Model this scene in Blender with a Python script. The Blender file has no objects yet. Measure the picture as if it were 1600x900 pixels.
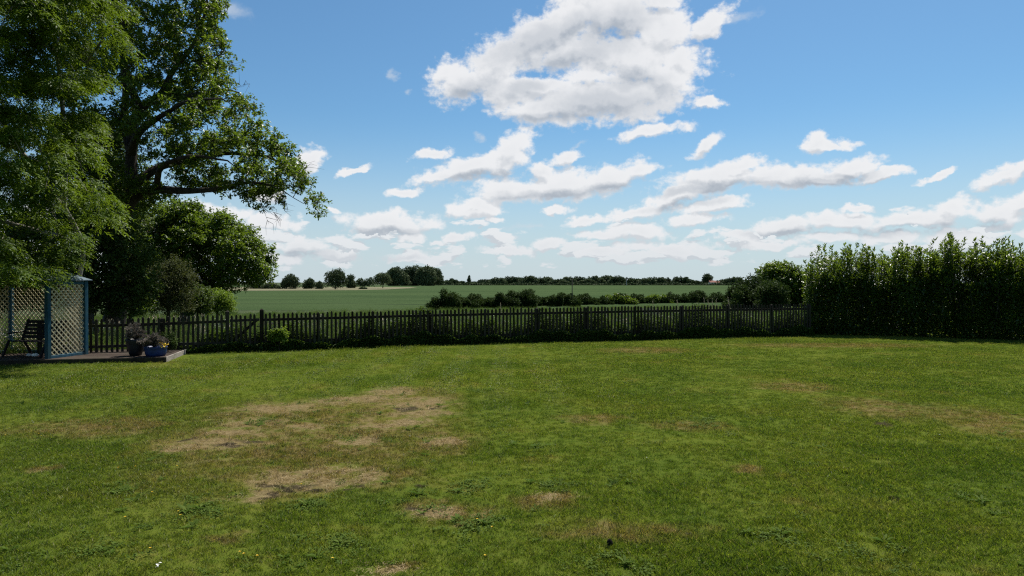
import bpy, math, random
import numpy as np
from mathutils import Vector, Matrix

SC = bpy.context.scene
COL = SC.collection
R = math.radians
rng = np.random.default_rng(11)
random.seed(11)

# ------------------------------------------------------------------ camera
F = 1100.0
CAM_H = 2.2
PITCH = math.atan(9 / F)
cam = bpy.data.cameras.new('camera')
cam.sensor_width = 36
cam.lens = 36 * F / 1600
cam.clip_start = 0.1
cam.clip_end = 20000
cam_ob = bpy.data.objects.new('camera', cam)
COL.objects.link(cam_ob)
cam_ob.location = (0, 0, CAM_H)
cam_ob.rotation_euler = (math.pi / 2 - PITCH, 0, 0)
SC.camera = cam_ob

# ------------------------------------------------------------------ sun, exposure
SUN_AZ, SUN_EL = R(28), R(58)
sun = bpy.data.lights.new('sun', 'SUN')
sun.energy = 5.0
sun.angle = R(0.53)
sun.color = (1.0, 0.95, 0.87)
sun_ob = bpy.data.objects.new('sun', sun)
COL.objects.link(sun_ob)
sd = Vector((math.sin(SUN_AZ) * math.cos(SUN_EL), math.cos(SUN_AZ) * math.cos(SUN_EL), math.sin(SUN_EL)))
sun_ob.rotation_euler = sd.to_track_quat('Z', 'Y').to_euler()
SC.view_settings.view_transform = 'Standard'
SC.view_settings.look = 'None'
SC.view_settings.exposure = 0.42
SC.view_settings.gamma = 1
SC.view_settings.use_curve_mapping = False
SC.cycles.max_bounces = 6
SC.cycles.transparent_max_bounces = 4
SC.cycles.volume_bounces = 0
SC.cycles.use_denoising = False
SC.cycles.filter_width = 1.2
SC.cycles.sample_clamp_indirect = 0.8

def ray(px, py, D):
    """point on the viewing ray of a photo pixel at depth y = D"""
    a = (px - 800) / F
    b = (450 - py) / F
    dy = math.cos(PITCH) + b * math.sin(PITCH)
    dz = -math.sin(PITCH) + b * math.cos(PITCH)
    s = D / dy
    return Vector((a * s, D, CAM_H + dz * s))

def on_lawn(px, py, z=0.0):
    b = (450 - py) / F
    dy = math.cos(PITCH) + b * math.sin(PITCH)
    dz = -math.sin(PITCH) + b * math.cos(PITCH)
    D = (z - CAM_H) / dz * dy
    return ray(px, py, D)

# ------------------------------------------------------------------ node helpers
class NT:
    def __init__(s, tree):
        s.t = tree
    def n(s, typ, **kw):
        nd = s.t.nodes.new(typ)
        for k, v in kw.items():
            setattr(nd, k, v)
        return nd
    def put(s, sock, v):
        if hasattr(v, 'is_linked') or isinstance(v, bpy.types.NodeSocket):
            s.t.links.new(v, sock)
        elif v is not None:
            if isinstance(v, (tuple, list)) and len(v) == 3 and sock.type == 'RGBA':
                v = (*v, 1)
            sock.default_value = v
    def math(s, op, a, b=None, c=None, clamp=False):
        nd = s.n('ShaderNodeMath', operation=op, use_clamp=clamp)
        for i, v in enumerate((a, b, c)):
            if v is not None:
                s.put(nd.inputs[i], v)
        return nd.outputs[0]
    def vmath(s, op, a, b=None, c=None):
        nd = s.n('ShaderNodeVectorMath', operation=op)
        for i, v in enumerate((a, b, c)):
            if v is not None:
                s.put(nd.inputs[i], v)
        return nd.outputs['Value'] if op in ('LENGTH', 'DOT_PRODUCT') else nd.outputs[0]
    def mix(s, fac, a, b):
        nd = s.n('ShaderNodeMix', data_type='RGBA')
        s.put(nd.inputs[0], fac); s.put(nd.inputs[6], a); s.put(nd.inputs[7], b)
        return nd.outputs[2]
    def noise(s, vec, scale, detail=3, rough=0.5, out=0, dist=0.0):
        nd = s.n('ShaderNodeTexNoise')
        if vec is not None:
            s.put(nd.inputs['Vector'], vec)
        nd.inputs['Scale'].default_value = scale
        nd.inputs['Detail'].default_value = detail
        nd.inputs['Roughness'].default_value = rough
        nd.inputs['Distortion'].default_value = dist
        return nd.outputs[out]
    def step(s, x, lo, hi, a=0.0, b=1.0):
        nd = s.n('ShaderNodeMapRange', interpolation_type='SMOOTHSTEP')
        s.put(nd.inputs[0], x)
        for i, v in zip((1, 2, 3, 4), (lo, hi, a, b)):
            nd.inputs[i].default_value = v
        return nd.outputs[0]
    def ramp(s, fac, stops):
        nd = s.n('ShaderNodeValToRGB')
        s.put(nd.inputs[0], fac)
        cr = nd.color_ramp
        while len(cr.elements) < len(stops):
            cr.elements.new(0.5)
        for e, (p, c) in zip(cr.elements, stops):
            e.position = p
            e.color = (*c, 1)
        return nd.outputs[0]
    def xyz(s, x, y, z=0.0):
        nd = s.n('ShaderNodeCombineXYZ')
        for i, v in enumerate((x, y, z)):
            s.put(nd.inputs[i], v)
        return nd.outputs[0]
    def blobs(s, vec, items):
        """smallest normalised distance to a list of ellipses (cx, cy, rx, ry, angle)"""
        d = None
        sep = s.n('ShaderNodeSeparateXYZ'); s.put(sep.inputs[0], vec)
        for cx, cy, rx, ry, an in items:
            # the running distance rides along in z (scaled away) so that the nodes are evaluated one after another
            v = s.xyz(sep.outputs[0], sep.outputs[1], 0.0 if d is None else d)
            if abs(an) > .06:
                # shear instead of rotating: cheap and enough for a flat ellipse
                v = s.xyz(sep.outputs[0], s.math('MULTIPLY_ADD', sep.outputs[0], -math.tan(an), sep.outputs[1]), 0.0 if d is None else d)
                cy = cy - math.tan(an) * cx
            v = s.vmath('MULTIPLY_ADD', v, (1 / rx, 1 / ry, 1e-6), (-cx / rx, -cy / ry, 0))
            l = s.vmath('LENGTH', v)
            if d is None:
                d = l
            else:
                d = s.math('SMOOTH_MIN', d, l, 0.22)
        return d

# ------------------------------------------------------------------ sky with cumulus clouds (placed by direction)
CLOUDS = [
 # one large cumulus high up
 (722,128,48,30,.1),(775,100,55,38,.3),(830,68,60,34,.4),(890,36,66,34,.4),(960,22,80,42,0),(1035,55,55,42,0),
 (990,95,85,40,0),(800,142,60,22,-.1),(900,160,110,30,0),(960,150,110,34,0),(1045,120,40,40,0),(885,78,60,24,.2),(930,118,60,20,0),(850,138,60,16,0),(1105,44,46,16,.35),
 (1065,92,40,24,0),(1108,157,28,7,-.1),(1025,203,50,10,.1),(1040,12,30,16,0),(840,172,60,18,0),(930,-20,70,40,0),(945,88,60,30,0),
 # the middle pair
 (735,262,62,20,.22),(795,238,36,25,.5),(690,277,46,9,.2),(880,247,22,12,.3),(675,240,28,9,.25),(637,301,23,7,0),
 (745,322,46,11,0),(800,296,72,18,.12),(870,290,80,23,.1),(955,281,60,20,.25),(1000,268,20,12,0),(735,330,30,9,0),(770,342,14,6,0),
 (868,328,26,6,0),(845,268,20,12,0),
 # small ones towards the tree
 (482,248,24,15,.2),(608,349,72,18,-.05),(640,372,26,8,0),(525,331,10,5,0),(715,373,23,9,.2),(420,346,44,13,0),(420,305,30,10,0),(550,268,26,5,.3),
 (688,384,14,5,0),
 # towards the hedge
 (1100,232,23,12,.5),(1272,227,26,14,.1),(1310,226,36,9,0),(1120,276,82,18,.1),(1200,276,80,14,0),(1150,262,50,12,0),(1330,264,46,16,.2),(1275,280,90,12,0),(1385,273,42,8,.1),
 (1060,305,82,16,.3),(1000,328,66,11,.2),(1115,318,56,10,.1),(1085,343,42,10,0),(1466,274,32,5,.3),(1572,270,46,14,.35),(1610,258,30,14,.2),
 (921,344,34,8,.2),(995,362,56,12,0),(940,368,44,9,0),(1040,388,70,11,0),
 # the low bank at the hedge side
 (1487,328,34,18,.1),(1560,336,60,18,0),(1228,352,46,15,0),(1285,342,44,13,0),(1345,346,50,16,0),(1425,342,54,14,0),(1150,368,40,8,0),(1210,382,50,9,0),(1300,372,56,10,0),
 (1400,374,60,10,0),(1500,368,60,11,0),(1605,320,46,13,.2),(1340,322,26,5,0),(1660,340,60,22,0),(1740,350,60,20,0),(1850,300,90,20,0),
 # the low bank above the far trees
 (465,384,46,12,0),(535,398,40,9,0),(440,405,40,9,0),(640,402,36,8,0),(800,392,44,8,0),(850,381,30,8,0),(940,398,40,7,0),(1060,394,44,8,0),
 (250,380,120,22,0),(340,330,60,14,0),(120,340,90,20,0),
]
FAINT = [(640,145,10,6,0),(615,117,7,8,0),(352,12,40,14,-.3),(748,212,10,5,0),(1160,28,24,9,.3),(820,352,30,6,.2),(1355,322,26,5,0),(550,268,26,6,.3),
         (900,225,18,4,.3),(1030,205,60,9,.1),(780,372,40,6,0)]

# shaded bases and hollows of the larger clouds
SHADES = [(850,62,95,20,.25),(955,52,60,30,.3),(900,88,80,12,.1),(735,140,42,14,.1),(945,160,95,20,0),(870,182,70,8,0),(990,128,45,14,0),(820,140,40,10,.1),
 (760,276,60,7,.1),(860,303,70,7,0),(960,292,50,6,.1),(610,362,60,6,0),(1090,296,70,6,.1),(1130,286,60,5,0),(1290,287,80,6,0),(1330,276,36,6,0),(1070,318,60,6,.1),
 (1230,364,70,6,0),(1400,362,90,8,0),(1530,352,80,8,0),(560,402,80,5,0),(470,395,50,6,0)]
def cloud_items(lst):
    out = []
    for px, py, rx, ry, an in lst:
        p = ray(px, py, 100) - Vector((0, 0, CAM_H))
        az = math.atan2(p.x, p.y)
        el = math.asin(p.z / p.length)
        out.append((az, el, rx * 1.12 / F * math.cos(az) ** 2, ry * 1.15 / F * math.cos(az), an))
    return out

world = bpy.data.worlds.new('World')
SC.world = world
world.use_nodes = True
wt = world.node_tree
wt.nodes.clear()
w = NT(wt)

def noise2(h, vec, scale, detail, rough, out=0):
    o = h.noise(vec, scale, detail, rough, out)
    o.node.noise_dimensions = '2D'
    return o

tc = w.n('ShaderNodeTexCoord')
dirn = w.vmath('NORMALIZE', tc.outputs['Generated'])
sx = w.n('ShaderNodeSeparateXYZ'); w.put(sx.inputs[0], dirn)
azi = w.math('ARCTAN2', sx.outputs[0], sx.outputs[1])
ele = w.math('ARCSINE', sx.outputs[2])
ae = w.xyz(azi, ele)
sky = w.n('ShaderNodeTexSky', sky_type='NISHITA', sun_disc=False, sun_elevation=SUN_EL, sun_rotation=SUN_AZ,
          altitude=0, air_density=1.0, dust_density=0.5, ozone_density=1.4)
SKY_STR = 0.064
CW = (10.2, 10.25, 10.4)
CG = (4.8, 5.35, 6.1)
HZ = (7.0, 8.0, 8.8)
skyc = w.vmath('MULTIPLY', sky.outputs[0], (.70, 1.05, 1.22))
hz = w.math('MULTIPLY', w.step(ele, .25, -.005), .85)
hzs = w.mix(w.math('POWER', hz, 1.25), skyc, HZ)          # the clear sky, whitened towards the horizon

def cloud_noise(p):
    """domain warp and billow terms at a direction"""
    st = w.vmath('MULTIPLY', p, (1.0, 1.3, 1.0))
    n1 = noise2(w, st, 17, 2, .5, 1)
    n2 = noise2(w, st, 60, 4, .6, 1)
    w1 = w.vmath('MULTIPLY', w.vmath('SUBTRACT', n1, (.5, .5, .5)), (.034, .022, 0))
    w2 = w.vmath('MULTIPLY', w.vmath('SUBTRACT', n2, (.5, .5, .5)), (.017, .010, 0))
    f = noise2(w, st, 80, 7, .62)
    f0 = noise2(w, st, 26, 3, .55)
    add = w.math('ADD', w.math('MULTIPLY', w.math('SUBTRACT', f, .5), .85), w.math('MULTIPLY', w.math('SUBTRACT', f0, .5), 1.35))
    coarse = w.math('ADD', w.math('MULTIPLY', w.math('SUBTRACT', f, .5), .30), w.math('MULTIPLY', w.math('SUBTRACT', f0, .5), .85))
    return w.vmath('ADD', w.vmath('ADD', p, w1), w2), add, coarse
vv1, add1, add1c = cloud_noise(ae)
# small cumulus massed low over the horizon
lb = noise2(w, w.vmath('MULTIPLY', ae, (1, 2.7, 1)), 15, 6, .55)
lbm = w.math('MULTIPLY', w.step(ele, .008, .03), w.step(ele, .125, .055))
lowb = w.math('ADD', w.math('MULTIPLY', w.math('SUBTRACT', lb, .485), 8.0), w.math('MULTIPLY', w.math('SUBTRACT', lbm, 1.0), 2.5))
lb2 = noise2(w, w.vmath('MULTIPLY', w.vmath('ADD', ae, (.004, .008, 0)), (1, 2.7, 1)), 15, 6, .55)
lowd = w.math('MULTIPLY', w.math('SUBTRACT', lb2, lb), 8.0)
vv2, add2, add2c = cloud_noise(w.vmath('ADD', ae, (.004, .011, 0)))

AZ0, AZ1, EL0, EL1 = -.72, .72, -.01, .50
def cell_shader(a0, a1, e0, e1_):
    """one patch of sky in a node group of its own"""
    def touching(lst):
        out = []
        for it in cloud_items(lst):
            mx_ = it[2] * 1.7 + .030; my_ = it[3] * 1.7 + .018 + abs(math.tan(it[4])) * it[2]
            if it[0] + mx_ > a0 and it[0] - mx_ < a1 and it[1] + my_ > e0 and it[1] - my_ < e1_:
                out.append(it)
        return out
    items = touching(CLOUDS); fa = touching(FAINT)
    g = bpy.data.node_groups.new('sky_patch', 'ShaderNodeTree')
    for nm_, ty in (('p1', 'Vector'), ('p2', 'Vector'), ('add1', 'Float'), ('add1c', 'Float'), ('add2c', 'Float'), ('sky', 'Color'), ('ele', 'Float'), ('low', 'Float'), ('lowd', 'Float')):
        g.interface.new_socket(nm_, in_out='INPUT', socket_type='NodeSocket' + ty)
    g.interface.new_socket('Shader', in_out='OUTPUT', socket_type='NodeSocketShader')
    h = NT(g); gi = h.n('NodeGroupInput'); go = h.n('NodeGroupOutput')
    v1, v2, a1_, c1_, c2_, sk, el, lw, lwd = gi.outputs[:9]
    b = h.n('ShaderNodeBackground'); b.inputs[1].default_value = SKY_STR
    c = sk
    if fa:
        fe = h.math('ADD', h.math('SUBTRACT', 1.0, h.blobs(v1, fa)), h.math('MULTIPLY', a1_, .9))
        c = h.mix(h.math('MULTIPLY', h.step(fe, -.1, 1.0), .5), c, (7.6, 8.2, 8.9))
    if items:
        m1 = h.math('SUBTRACT', 1.0, h.blobs(v1, items))
        alpha = h.step(h.math('ADD', m1, a1_), -0.22, 0.40)
        x1 = h.math('ADD', m1, c1_)
        x2 = h.math('ADD', h.math('SUBTRACT', 1.0, h.blobs(v2, items)), c2_)
        rel = h.step(h.math('SUBTRACT', x2, x1), -.12, .50)
        thick = h.step(x1, .25, 1.25)
        grey = h.math('MULTIPLY_ADD', rel, .48, h.math('MULTIPLY', thick, .10))
        sh_items = touching(SHADES)
        if sh_items:
            sd_ = h.step(h.math('ADD', h.math('SUBTRACT', 1.15, h.blobs(v1, sh_items)), h.math('MULTIPLY', c1_, .7)), -.25, .85)
            grey = h.math('ADD', grey, h.math('MULTIPLY', sd_, .48), clamp=True)
        if e0 < .13:
            la = h.math('MULTIPLY', h.step(lw, -.05, .65), .9)
            lg = h.step(lwd, -.1, .5)
            grey = h.mix(h.math('GREATER_THAN', alpha, la), h.math('MULTIPLY', lg, .6), grey)
            alpha = h.math('MAXIMUM', alpha, la)
        ccol = h.mix(grey, CW, CG)
        ccol = h.mix(h.math('MULTIPLY', h.step(el, .11, -.01), .50), ccol, (6.6, 7.3, 7.9))
        c = h.mix(h.math('MULTIPLY', alpha, .97), c, ccol)
    h.put(b.inputs[0], c); h.t.links.new(b.outputs[0], go.inputs[0])
    nd = w.n('ShaderNodeGroup', node_tree=g)
    for i_, v in enumerate((vv1, vv2, add1, add1c, add2c, hzs, ele, lowb, lowd)): w.put(nd.inputs[i_], v)
    return nd.outputs[0]

def mix_sh(fac, a, b):
    m_ = w.n('ShaderNodeMixShader')
    w.put(m_.inputs[0], fac); wt.links.new(a, m_.inputs[1]); wt.links.new(b, m_.inputs[2])
    return m_.outputs[0]

def split(a0, a1, e0, e1_, depth):
    """binary tree over the sky so that each direction only evaluates the clouds near it"""
    if depth == 0:
        return cell_shader(a0, a1, e0, e1_)
    if (a1 - a0) > (e1_ - e0) * 1.6:
        c = (a0 + a1) / 2
        return mix_sh(w.math('GREATER_THAN', azi, c), split(a0, c, e0, e1_, depth - 1), split(c, a1, e0, e1_, depth - 1))
    c = e0 + (e1_ - e0) * (.42 if depth > 2 else .5)
    return mix_sh(w.math('GREATER_THAN', ele, c), split(a0, a1, e0, c, depth - 1), split(a0, a1, c, e1_, depth - 1))
inner = split(AZ0, AZ1, EL0, EL1, 4)
# loose cumulus in the rest of the sky
big = noise2(w, w.vmath('MULTIPLY', ae, (1, 1.8, 1)), 4.5, 5, .6)
far_a = w.step(big, .60, .70)
c_out = w.mix(w.math('MULTIPLY', far_a, w.step(ele, -.01, .06)), hzs, w.mix(w.step(big, .62, .78), CW, CG))
b_out = w.n('ShaderNodeBackground'); w.put(b_out.inputs[0], c_out); b_out.inputs[1].default_value = SKY_STR
inside = w.math('MULTIPLY', w.math('LESS_THAN', w.math('ABSOLUTE', azi), AZ1),
                w.math('MULTIPLY', w.math('GREATER_THAN', ele, EL0), w.math('LESS_THAN', ele, EL1)))
wo = w.n('ShaderNodeOutputWorld')
wt.links.new(mix_sh(inside, b_out.outputs[0], inner), wo.inputs[0])
world.cycles.sampling_method = 'MANUAL'
world.cycles.sample_map_resolution = 512

HAZE = 0.0
# ------------------------------------------------------------------ object helpers
def tag(o, label=None, cat=None, group=None, kind=None):
    if label: o['label'] = label
    if cat: o['category'] = cat
    if group: o['group'] = group
    if kind: o['kind'] = kind
    return o

def empty(name, loc=(0, 0, 0), rz=0.0):
    o = bpy.data.objects.new(name, None)
    o.location = loc
    o.rotation_euler = (0, 0, rz)
    COL.objects.link(o)
    o.empty_display_size = .2
    return o

def link_mesh(name, me, parent=None):
    o = bpy.data.objects.new(name, me)
    COL.objects.link(o)
    if parent is not None:
        o.parent = parent
        # parts are written in world coordinates: undo the parent's transform
        m = Matrix.Translation(parent.location) @ parent.rotation_euler.to_matrix().to_4x4()
        o.matrix_parent_inverse = m.inverted()
    return o

def np_mesh(name, verts, faces, mats, attrs=None, smooth=False, vattrs=None, fmat=None):
    """verts (N,3), faces list of (M,k) arrays"""
    me = bpy.data.meshes.new(name)
    verts = np.asarray(verts, np.float32)
    if not isinstance(faces, list):
        faces = [faces]
    faces = [np.asarray(f, np.int32) for f in faces if len(f)]
    nl = sum(f.size for f in faces); nf = sum(len(f) for f in faces)
    me.vertices.add(len(verts)); me.vertices.foreach_set('co', verts.ravel())
    if nf:
        me.loops.add(nl); me.polygons.add(nf)
        me.loops.foreach_set('vertex_index', np.concatenate([f.ravel() for f in faces]))
        tot = np.concatenate([np.full(len(f), f.shape[1], np.int32) for f in faces])
        st = np.concatenate([[0], np.cumsum(tot)[:-1]]).astype(np.int32)
        me.polygons.foreach_set('loop_start', st)
        me.polygons.foreach_set('loop_total', tot)
        if smooth:
            me.polygons.foreach_set('use_smooth', np.ones(nf, bool))
        if fmat is not None:
            me.polygons.foreach_set('material_index', np.asarray(fmat, np.int32))
    for m in (mats if isinstance(mats, (list, tuple)) else [mats]):
        me.materials.append(m)
    for k, a in (attrs or {}).items():
        at = me.attributes.new(k, 'FLOAT', 'FACE')
        at.data.foreach_set('value', np.asarray(a, np.float32))
    for k, a in (vattrs or {}).items():
        a = np.asarray(a)
        if a.ndim == 2:
            at = me.attributes.new(k, 'FLOAT_VECTOR', 'POINT')
            at.data.foreach_set('vector', a.astype(np.float32).ravel())
        elif a.dtype.kind == 'i':
            at = me.attributes.new(k, 'INT', 'POINT')
            at.data.foreach_set('value', a.astype(np.int32))
        else:
            at = me.attributes.new(k, 'FLOAT', 'POINT')
            at.data.foreach_set('value', a.astype(np.float32))
    me.update(calc_edges=True)
    me.validate()
    return me

class MB:
    """collects boxes, bars and tubes into one mesh"""
    def __init__(s):
        s.v = []; s.f4 = []; s.n = 0; s.polys = []
    def add(s, verts, faces):
        b = s.n
        s.v.extend([tuple(x) for x in verts]); s.n += len(verts)
        for f in faces:
            s.polys.append([b + i for i in f])
    def beam(s, a, b, wdt, dep, up=(0, 0, 1), bev=0.0):
        """rectangular bar from a to b; wdt across, dep along 'up'"""
        a = Vector(a); b = Vector(b)
        d = (b - a).normalized()
        u = Vector(up)
        if abs(d.dot(u)) > .99:
            u = Vector((0, 1, 0))
        sdv = d.cross(u).normalized(); u = sdv.cross(d).normalized()
        bev = min(bev, wdt * .4, dep * .4)
        if bev > 0:
            prof = [(-wdt/2+bev, -dep/2), (wdt/2-bev, -dep/2), (wdt/2, -dep/2+bev), (wdt/2, dep/2-bev), (wdt/2-bev, dep/2), (-wdt/2+bev, dep/2), (-wdt/2, dep/2-bev), (-wdt/2, -dep/2+bev)]
        else:
            prof = [(-wdt/2, -dep/2), (wdt/2, -dep/2), (wdt/2, dep/2), (-wdt/2, dep/2)]
        k = len(prof)
        vs = [a + sdv * x + u * y for x, y in prof] + [b + sdv * x + u * y for x, y in prof]
        fs = [(i, (i + 1) % k, k + (i + 1) % k, k + i) for i in range(k)] + [tuple(range(k))[::-1], tuple(range(k, 2 * k))]
        s.add(vs, fs)
    def box(s, lo, hi):
        x0, y0, z0 = lo; x1, y1, z1 = hi
        s.add([(x0,y0,z0),(x1,y0,z0),(x1,y1,z0),(x0,y1,z0),(x0,y0,z1),(x1,y0,z1),(x1,y1,z1),(x0,y1,z1)],
              [(0,3,2,1),(4,5,6,7),(0,1,5,4),(1,2,6,5),(2,3,7,6),(3,0,4,7)])
    def lathe(s, c, prof, n=24, ax=(1, 1)):
        c = Vector(c); vs = []; fs = []
        for r, z in prof:
            for i in range(n):
                t = 2 * math.pi * i / n
                vs.append(c + Vector((r * math.cos(t) * ax[0], r * math.sin(t) * ax[1], z)))
        for j in range(len(prof) - 1):
            for i in range(n):
                fs.append((j*n+i, j*n+(i+1)%n, (j+1)*n+(i+1)%n, (j+1)*n+i))
        s.add(vs, fs)
    def build(s, name, mat, parent=None, smooth=False):
        me = bpy.data.meshes.new(name)
        me.from_pydata(s.v, [], s.polys)
        me.materials.append(mat)
        if smooth:
            me.polygons.foreach_set('use_smooth', [True] * len(me.polygons))
        me.update()
        return link_mesh(name, me, parent)

# ------------------------------------------------------------------ materials
def new_mat(name):
    m = bpy.data.materials.new(name)
    m.use_nodes = True
    m.node_tree.nodes.clear()
    return m, NT(m.node_tree)

def out_surf(h, sh):
    o = h.n('ShaderNodeOutputMaterial')
    h.t.links.new(sh, o.inputs[0])
    return o

def princ(h, col, rough=.6, spec=.5, normal=None):
    b = h.n('ShaderNodeBsdfPrincipled')
    h.put(b.inputs['Base Color'], col)
    h.put(b.inputs['Roughness'], rough)
    h.put(b.inputs['Specular IOR Level'], spec)
    if normal is not None:
        h.put(b.inputs['Normal'], normal)
    return b.outputs[0]

def bump(h, height, strength=.3, dist=.02):
    b = h.n('ShaderNodeBump')
    b.inputs['Strength'].default_value = strength
    b.inputs['Distance'].default_value = dist
    h.put(b.inputs['Height'], height)
    return b.outputs[0]

def leaf_mat(name, stops, trans, tfac=.35, rough=.45, spec=.5, pos_scale=.5):
    rough = min(.75, rough + .12); spec = spec * .5
    """stops: ramp of leaf colours over the per-leaf random value; trans: colour of light through the leaf"""
    m, h = new_mat(name)
    at = h.n('ShaderNodeAttribute', attribute_name='rnd')
    geo = h.n('ShaderNodeNewGeometry')
    big = h.noise(geo.outputs['Position'], pos_scale, 2, .5)
    v = h.math('ADD', h.math('MULTIPLY', at.outputs['Fac'], .65), h.math('MULTIPLY', h.math('SUBTRACT', big, .25), .7), clamp=True)
    c = h.ramp(v, stops)
    p = princ(h, c, rough, spec)
    t = h.n('ShaderNodeBsdfTranslucent')
    h.put(t.inputs[0], h.mix(.5, c, trans) if trans else c)
    mx = h.n('ShaderNodeMixShader'); mx.inputs[0].default_value = tfac
    h.t.links.new(p, mx.inputs[1]); h.t.links.new(t.outputs[0], mx.inputs[2])
    out_surf(h, mx.outputs[0])
    return m

M = {}
M['oak_leaf'] = leaf_mat('oak_leaf', [(0, (.030,.060,.007)), (.45, (.062,.112,.012)), (1, (.125,.17,.020))], (.26,.38,.02), .38, .32, .7)
M['ash_leaf'] = leaf_mat('ash_leaf', [(0, (.024,.054,.007)), (.5, (.056,.108,.010)), (1, (.14,.19,.016))], (.28,.40,.02), .34, .42, .32)
M['dark_leaf'] = leaf_mat('dark_leaf', [(0, (.026,.050,.010)), (.5, (.050,.088,.015)), (1, (.085,.125,.024))], (.17,.25,.02), .32, .45)
M['ivy_leaf'] = leaf_mat('ivy_leaf', [(0, (.022,.032,.008)), (.5, (.044,.060,.013)), (1, (.075,.080,.022))], (.12,.14,.02), .25, .6)
M['hedgerow_leaf'] = leaf_mat('hedgerow_leaf', [(0, (.012,.026,.006)), (.5, (.026,.048,.010)), (1, (.058,.090,.018))], (.08,.13,.02), .18, .7, .2, .6)
M['lime_leaf'] = leaf_mat('lime_leaf', [(0, (.06,.12,.014)), (.5, (.12,.20,.022)), (1, (.20,.28,.03))], (.30,.42,.03), .40, .45)
M['laurel_leaf'] = leaf_mat('laurel_leaf', [(0, (.018,.042,.008)), (.5, (.042,.082,.012)), (1, (.12,.17,.020))], (.28,.40,.02), .38, .24, .7)
M['far_leaf'] = leaf_mat('far_leaf', [(0, (.032,.052,.020)), (.5, (.056,.084,.032)), (1, (.088,.120,.046))], None, .15, .6, .3, .05)
M['far_pale_leaf'] = leaf_mat('far_pale_leaf', [(0, (.055,.080,.034)), (.5, (.088,.118,.050)), (1, (.125,.155,.066))], None, .15, .6, .3, .05)
M['weed_leaf'] = leaf_mat('weed_leaf', [(0, (.018,.038,.007)), (.5, (.036,.068,.011)), (1, (.08,.13,.018))], (.16,.26,.02), .32, .5, .4, 1.2)
M['heather_leaf'] = leaf_mat('heather_leaf', [(0, (.07,.060,.045)), (.5, (.16,.135,.11)), (1, (.27,.24,.20))], None, .15, .7, .3, 3)

def plain(name, col, rough=.6, spec=.4, var=.25, scale=6, bmp=.0, stretch=(1, 1, 1), bscale=30):
    m, h = new_mat(name)
    tcn = h.n('ShaderNodeTexCoord')
    v = h.vmath('MULTIPLY', tcn.outputs['Object'], stretch)
    n = h.noise(v, scale, 5, .6)
    lo = tuple(c * (1 - var) for c in col); hi = tuple(min(1, c * (1 + var)) for c in col)
    c = h.ramp(n, [(.3, lo), (.7, hi)])
    nr = bump(h, h.noise(v, bscale, 4, .6), bmp, .01) if bmp else None
    out_surf(h, princ(h, c, rough, spec, nr))
    return m

def bark(name, lo, hi, scale=4):
    m, h = new_mat(name)
    tcn = h.n('ShaderNodeTexCoord')
    v = h.vmath('MULTIPLY', tcn.outputs['Object'], (1, 1, .3))
    n = h.noise(v, scale, 5, .65)
    c = h.ramp(n, [(.32, lo), (.68, hi)])
    out_surf(h, princ(h, c, .85, .2, bump(h, h.noise(v, scale * 3, 4, .6), .7, .03)))
    return m

M['oak_bark'] = bark('oak_bark', (.022,.018,.013), (.065,.055,.042))
M['pale_bark'] = bark('pale_bark', (.08,.07,.055), (.30,.28,.24), 3)
M['dark_bark'] = bark('dark_bark', (.03,.025,.018), (.07,.06,.045))

def weathered(name, a, b, c, stretch=(1, 1, 1), rough=.8):
    """old timber: two tones along the grain, green algae in patches"""
    m, h = new_mat(name)
    tcn = h.n('ShaderNodeTexCoord')
    v = h.vmath('MULTIPLY', tcn.outputs['Object'], stretch)
    n = h.noise(v, 14, 5, .65)
    col = h.ramp(n, [(.3, a), (.7, b)])
    al = h.step(h.noise(tcn.outputs['Object'], 2.3, 4, .6), .48, .66)
    col = h.mix(h.math('MULTIPLY', al, .6), col, c)
    oi = h.n('ShaderNodeObjectInfo')
    hs = h.n('ShaderNodeHueSaturation'); h.put(hs.inputs['Color'], col); h.put(hs.inputs['Value'], h.math('MULTIPLY_ADD', oi.outputs['Random'], .9, .6))
    h.put(hs.inputs['Saturation'], h.math('MULTIPLY_ADD', oi.outputs['Random'], -.4, 1.1))
    out_surf(h, princ(h, hs.outputs[0], rough, .08, bump(h, n, .5, .006)))
    return m

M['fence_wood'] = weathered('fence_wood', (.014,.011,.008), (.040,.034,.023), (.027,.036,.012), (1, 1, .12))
M['deck_board'] = weathered('deck_board', (.045,.033,.027), (.115,.090,.072), (.065,.058,.04), (.2, 2.5, 1))
M['deck_edge'] = weathered('deck_edge', (.16,.14,.115), (.40,.35,.30), (.15,.14,.09), (.3, .3, 3))  # end fascia tone, lightened to carry the sunlight on that face
M['blue_paint'] = weathered('blue_paint', (.020,.066,.098), (.045,.128,.175), (.06,.10,.10), (1, 1, .3), .5)
M['lattice_wood'] = plain('lattice_wood', (.50,.43,.27), .75, .2, .3, 5)
M['roof_felt'] = weathered('roof_felt', (.07,.10,.12), (.16,.21,.24), (.09,.12,.10), (1, 1, 1))
M['bench_wood'] = plain('bench_wood', (.014,.012,.012), .7, .15, .4, 8, .2)
M['blue_glaze'] = plain('blue_glaze', (.010,.030,.115), .5, .3, .3, 7)
M['dark_glaze'] = plain('dark_glaze', (.012,.014,.018), .5, .3, .3, 7)
M['soil'] = plain('soil', (.035,.026,.018), .95, .1, .4, 20, .4)
M['yellow'] = plain('yellow', (.75,.50,.02), .6, .3, .2, 40)
M['white'] = plain('white', (.75,.74,.70), .6, .3, .1, 30)
M['peat'] = plain('peat', (.012,.010,.009), .95, .1, .5, 60, .6)
M['pebble'] = plain('pebble', (.55,.52,.48), .6, .3, .25, 12)
M['pebble_red'] = plain('pebble_red', (.40,.14,.10), .6, .3, .2, 12)
M['brick'] = plain('brick', (.34,.15,.10), .85, .2, .25, 3)
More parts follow.
